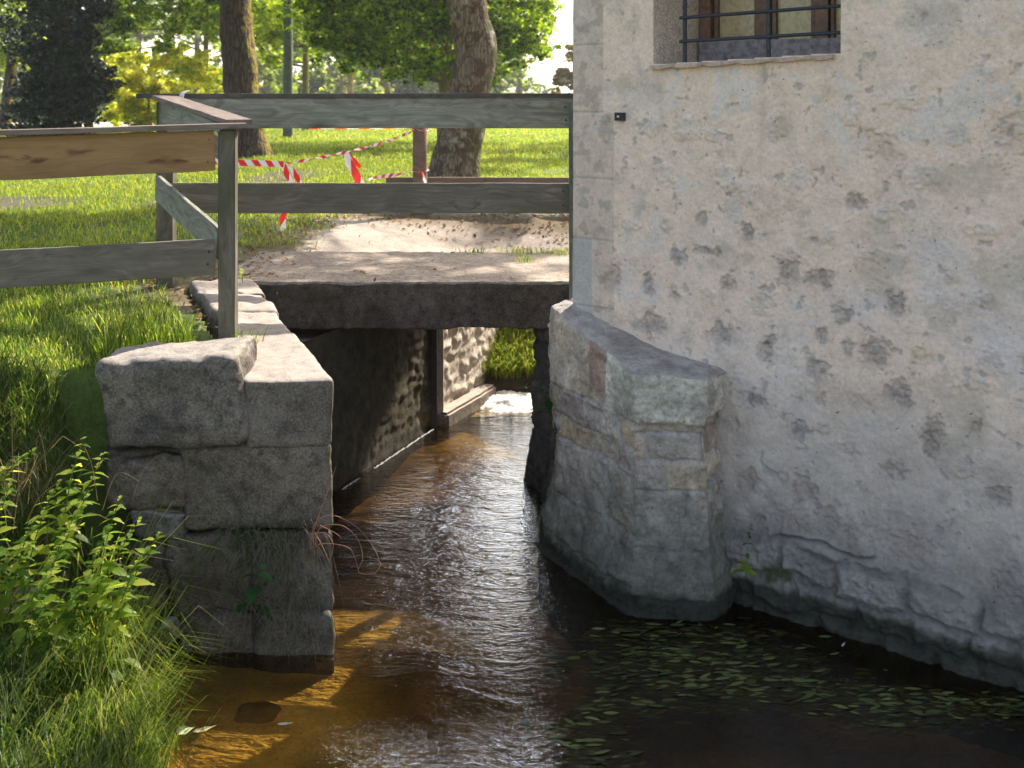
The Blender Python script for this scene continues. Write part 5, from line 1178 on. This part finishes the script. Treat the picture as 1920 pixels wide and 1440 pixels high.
# white water where the stream enters
gx2 = np.linspace(-.42, .45, 90); gy2 = np.linspace(8.62, 9.22, 70); X, Y = np.meshgrid(gx2, gy2); fp = np.stack([X, Y, X * 0], -1).reshape(-1, 3)
e_ = 1 - ((fp[:, 0] - .02) / .40) ** 2 - ((fp[:, 1] - 8.92) / .27) ** 2 + .5 * fbm(fp, 6, 3, .5, 95)
fp[:, 2] = .045 * np.clip(e_, -.6, 1) + .02 * fbm(fp, 16, 4, .6, 96) * (e_ > -.1) + .004
tag(link('white_foam', np_mesh('white_foam', fp, grid_faces(90, 70)), M['foam']), 'white frothing water where the stream drops in behind the bridge', 'foam', kind='stuff')
# line of foam along the channel wall
fl = []
for k in range(130):
    u = k / 130; s = .0 + u; x = lerp(-1.16, -.66, u) + .055 + random.uniform(-.008, .008); y = lerp(6.97, 8.2, u)
    if fbm(np.array([[x * 9, y * 9, 0]]), 1, 2)[0] > -.35: fl.append((x, y))
parts = [tube([Vector((x - .006, y - .006, .006)), Vector((x, y, .012)), Vector((x + .006, y + .008, .006))], [.0015, random.uniform(.0015, .003), .0015], 5) for x, y in fl]
tag(link('foam_line', mesh_of('foam_line', parts), M['foam']), 'thin broken line of foam along the channel wall waterline', 'foam', kind='stuff')

# pondweed ----------------------------------------------------------------------------------
pw = []
for (px, py, sx, sy, n) in ((1200, 1185, 70, 14, 110), (1330, 1190, 90, 16, 150), (1240, 1225, 80, 18, 160), (1400, 1235, 110, 20, 190), (1180, 1260, 60, 16, 100), (1300, 1275, 110, 18, 210), (1480, 1290, 120, 18, 190), (1620, 1310, 120, 16, 200), (1760, 1325, 110, 14, 170),
                            (1880, 1320, 70, 16, 110), (1120, 1330, 40, 14, 50), (1090, 1360, 50, 14, 60), (1130, 1410, 50, 24, 70), (1060, 1230, 26, 8, 16), (1040, 1255, 20, 8, 10), (1700, 1340, 100, 16, 90), (1230, 1320, 80, 10, 60), (1080, 1400, 30, 18, 30)):
    for _ in range(int(n * 3.6)):
        q = Pz(rg.normal(px, sx * .68), rg.normal(py, sy * .85), 0.003); pw.append((q.x, q.y, rg.uniform(-.032, .003)))
pw = np.array(pw); N = len(pw); ang = rg.normal(.05, .3, N); L = rg.uniform(.02, .085, N)[:, None]; a = np.stack([np.cos(ang), np.sin(ang) * .9, rg.normal(0, .02, N)], 1); b = np.stack([-np.sin(ang), np.cos(ang), rg.normal(0, .1, N)], 1)
k = []
for (t_, w_) in ((-1, 0), (-.55, .22), (0, .28), (.55, .2), (1, 0)):
    k.append((t_, w_))
vs = [pw - a * L * .5] + [pw + a * L * .5 * t_ + b * L * w_ * .5 for t_, w_ in k[1:4]] + [pw + a * L * .5] + [pw + a * L * .5 * t_ - b * L * w_ * .5 for t_, w_ in k[3:0:-1]]
v = np.stack(vs, 1).reshape(-1, 3); f = np.arange(N * 8).reshape(N, 8)
tag(link('pondweed', np_mesh('pondweed', v, f, {'var': np.repeat(rg.random(N), 8)}), M['pondweed'], None, False), 'drifting green pondweed leaves on the dark water below the mill wall', 'pondweed', kind='stuff')
# floating leaves
def float_leaf(px, py, L, W, ang, col, label, z=.006):
    V, Fc = leaf_shape(L, W, random, 3); q = Pz(px, py, z); me = bpy.data.meshes.new('floating_leaf'); m = Matrix.Translation(q) @ Matrix.Rotation(ang, 4, 'Z')
    me.from_pydata([tuple(m @ Vector((x, y, abs(z_) * .3))) for x, y, z_ in V], [], Fc); a_ = me.attributes.new('var', 'FLOAT', 'POINT'); a_.data.foreach_set('value', [.5] * len(V))
    tag(link('floating_leaf', me, flat_mat('leaf_' + label[:6], col, .4, .2, 40)), label, 'leaf')
float_leaf(330, 1372, .075, .07, .3, (.55, .62, .36), 'pale heart shaped leaf floating beside the bright grass')
float_leaf(360, 1372, .10, .035, .35, (.45, .38, .2), 'long yellow leaf floating just right of the pale heart shaped one')
float_leaf(520, 1357, .07, .02, .0, (.55, .53, .48), 'whitish sliver of leaf floating near the submerged rock')
float_leaf(1578, 1212, .05, .01, .9, (.6, .58, .54), 'white straw poking from the water below the mill wall')
lv = P(402, 246, 5.55)
V, Fc = leaf_shape(.035, .02, random, 3); me = bpy.data.meshes.new('yellow_leaf'); m = Matrix.Translation(lv) @ Matrix.Rotation(R(55), 4, 'Y') @ Matrix.Rotation(R(80), 4, 'X')
me.from_pydata([tuple(m @ Vector(q)) for q in V], [], Fc); tag(link('yellow_leaf', me, flat_mat('pale_yellow_leaf', (.6, .62, .25), .5, .2)), 'tiny yellow leaf caught between fence board and near post', 'leaf')

# ------------------------------------------------------------------ haze in the air
bm = bmesh.new(); bmesh.ops.create_cube(bm, size=1); bmesh.ops.scale(bm, vec=(1040, 1100, 34), verts=bm.verts); bmesh.ops.translate(bm, vec=(0, 430, 13.5), verts=bm.verts)
me = bpy.data.meshes.new('haze'); bm.to_mesh(me); bm.free(); hz = bpy.data.objects.new('haze', me); C.objects.link(hz)
hm = bpy.data.materials.new('haze_air'); hm.use_nodes = True; hn = hm.node_tree; hn.nodes.clear()
ho = hn.nodes.new('ShaderNodeOutputMaterial'); pv_ = hn.nodes.new('ShaderNodeVolumePrincipled')
pv_.inputs['Color'].default_value = (.92, .95, 1, 1); pv_.inputs['Density'].default_value = .0007; pv_.inputs['Anisotropy'].default_value = .4
hn.links.new(pv_.outputs[0], ho.inputs['Volume']); me.materials.append(hm)
tag(hz, 'thin pale haze filling the air towards the far wood', 'haze', kind='stuff')
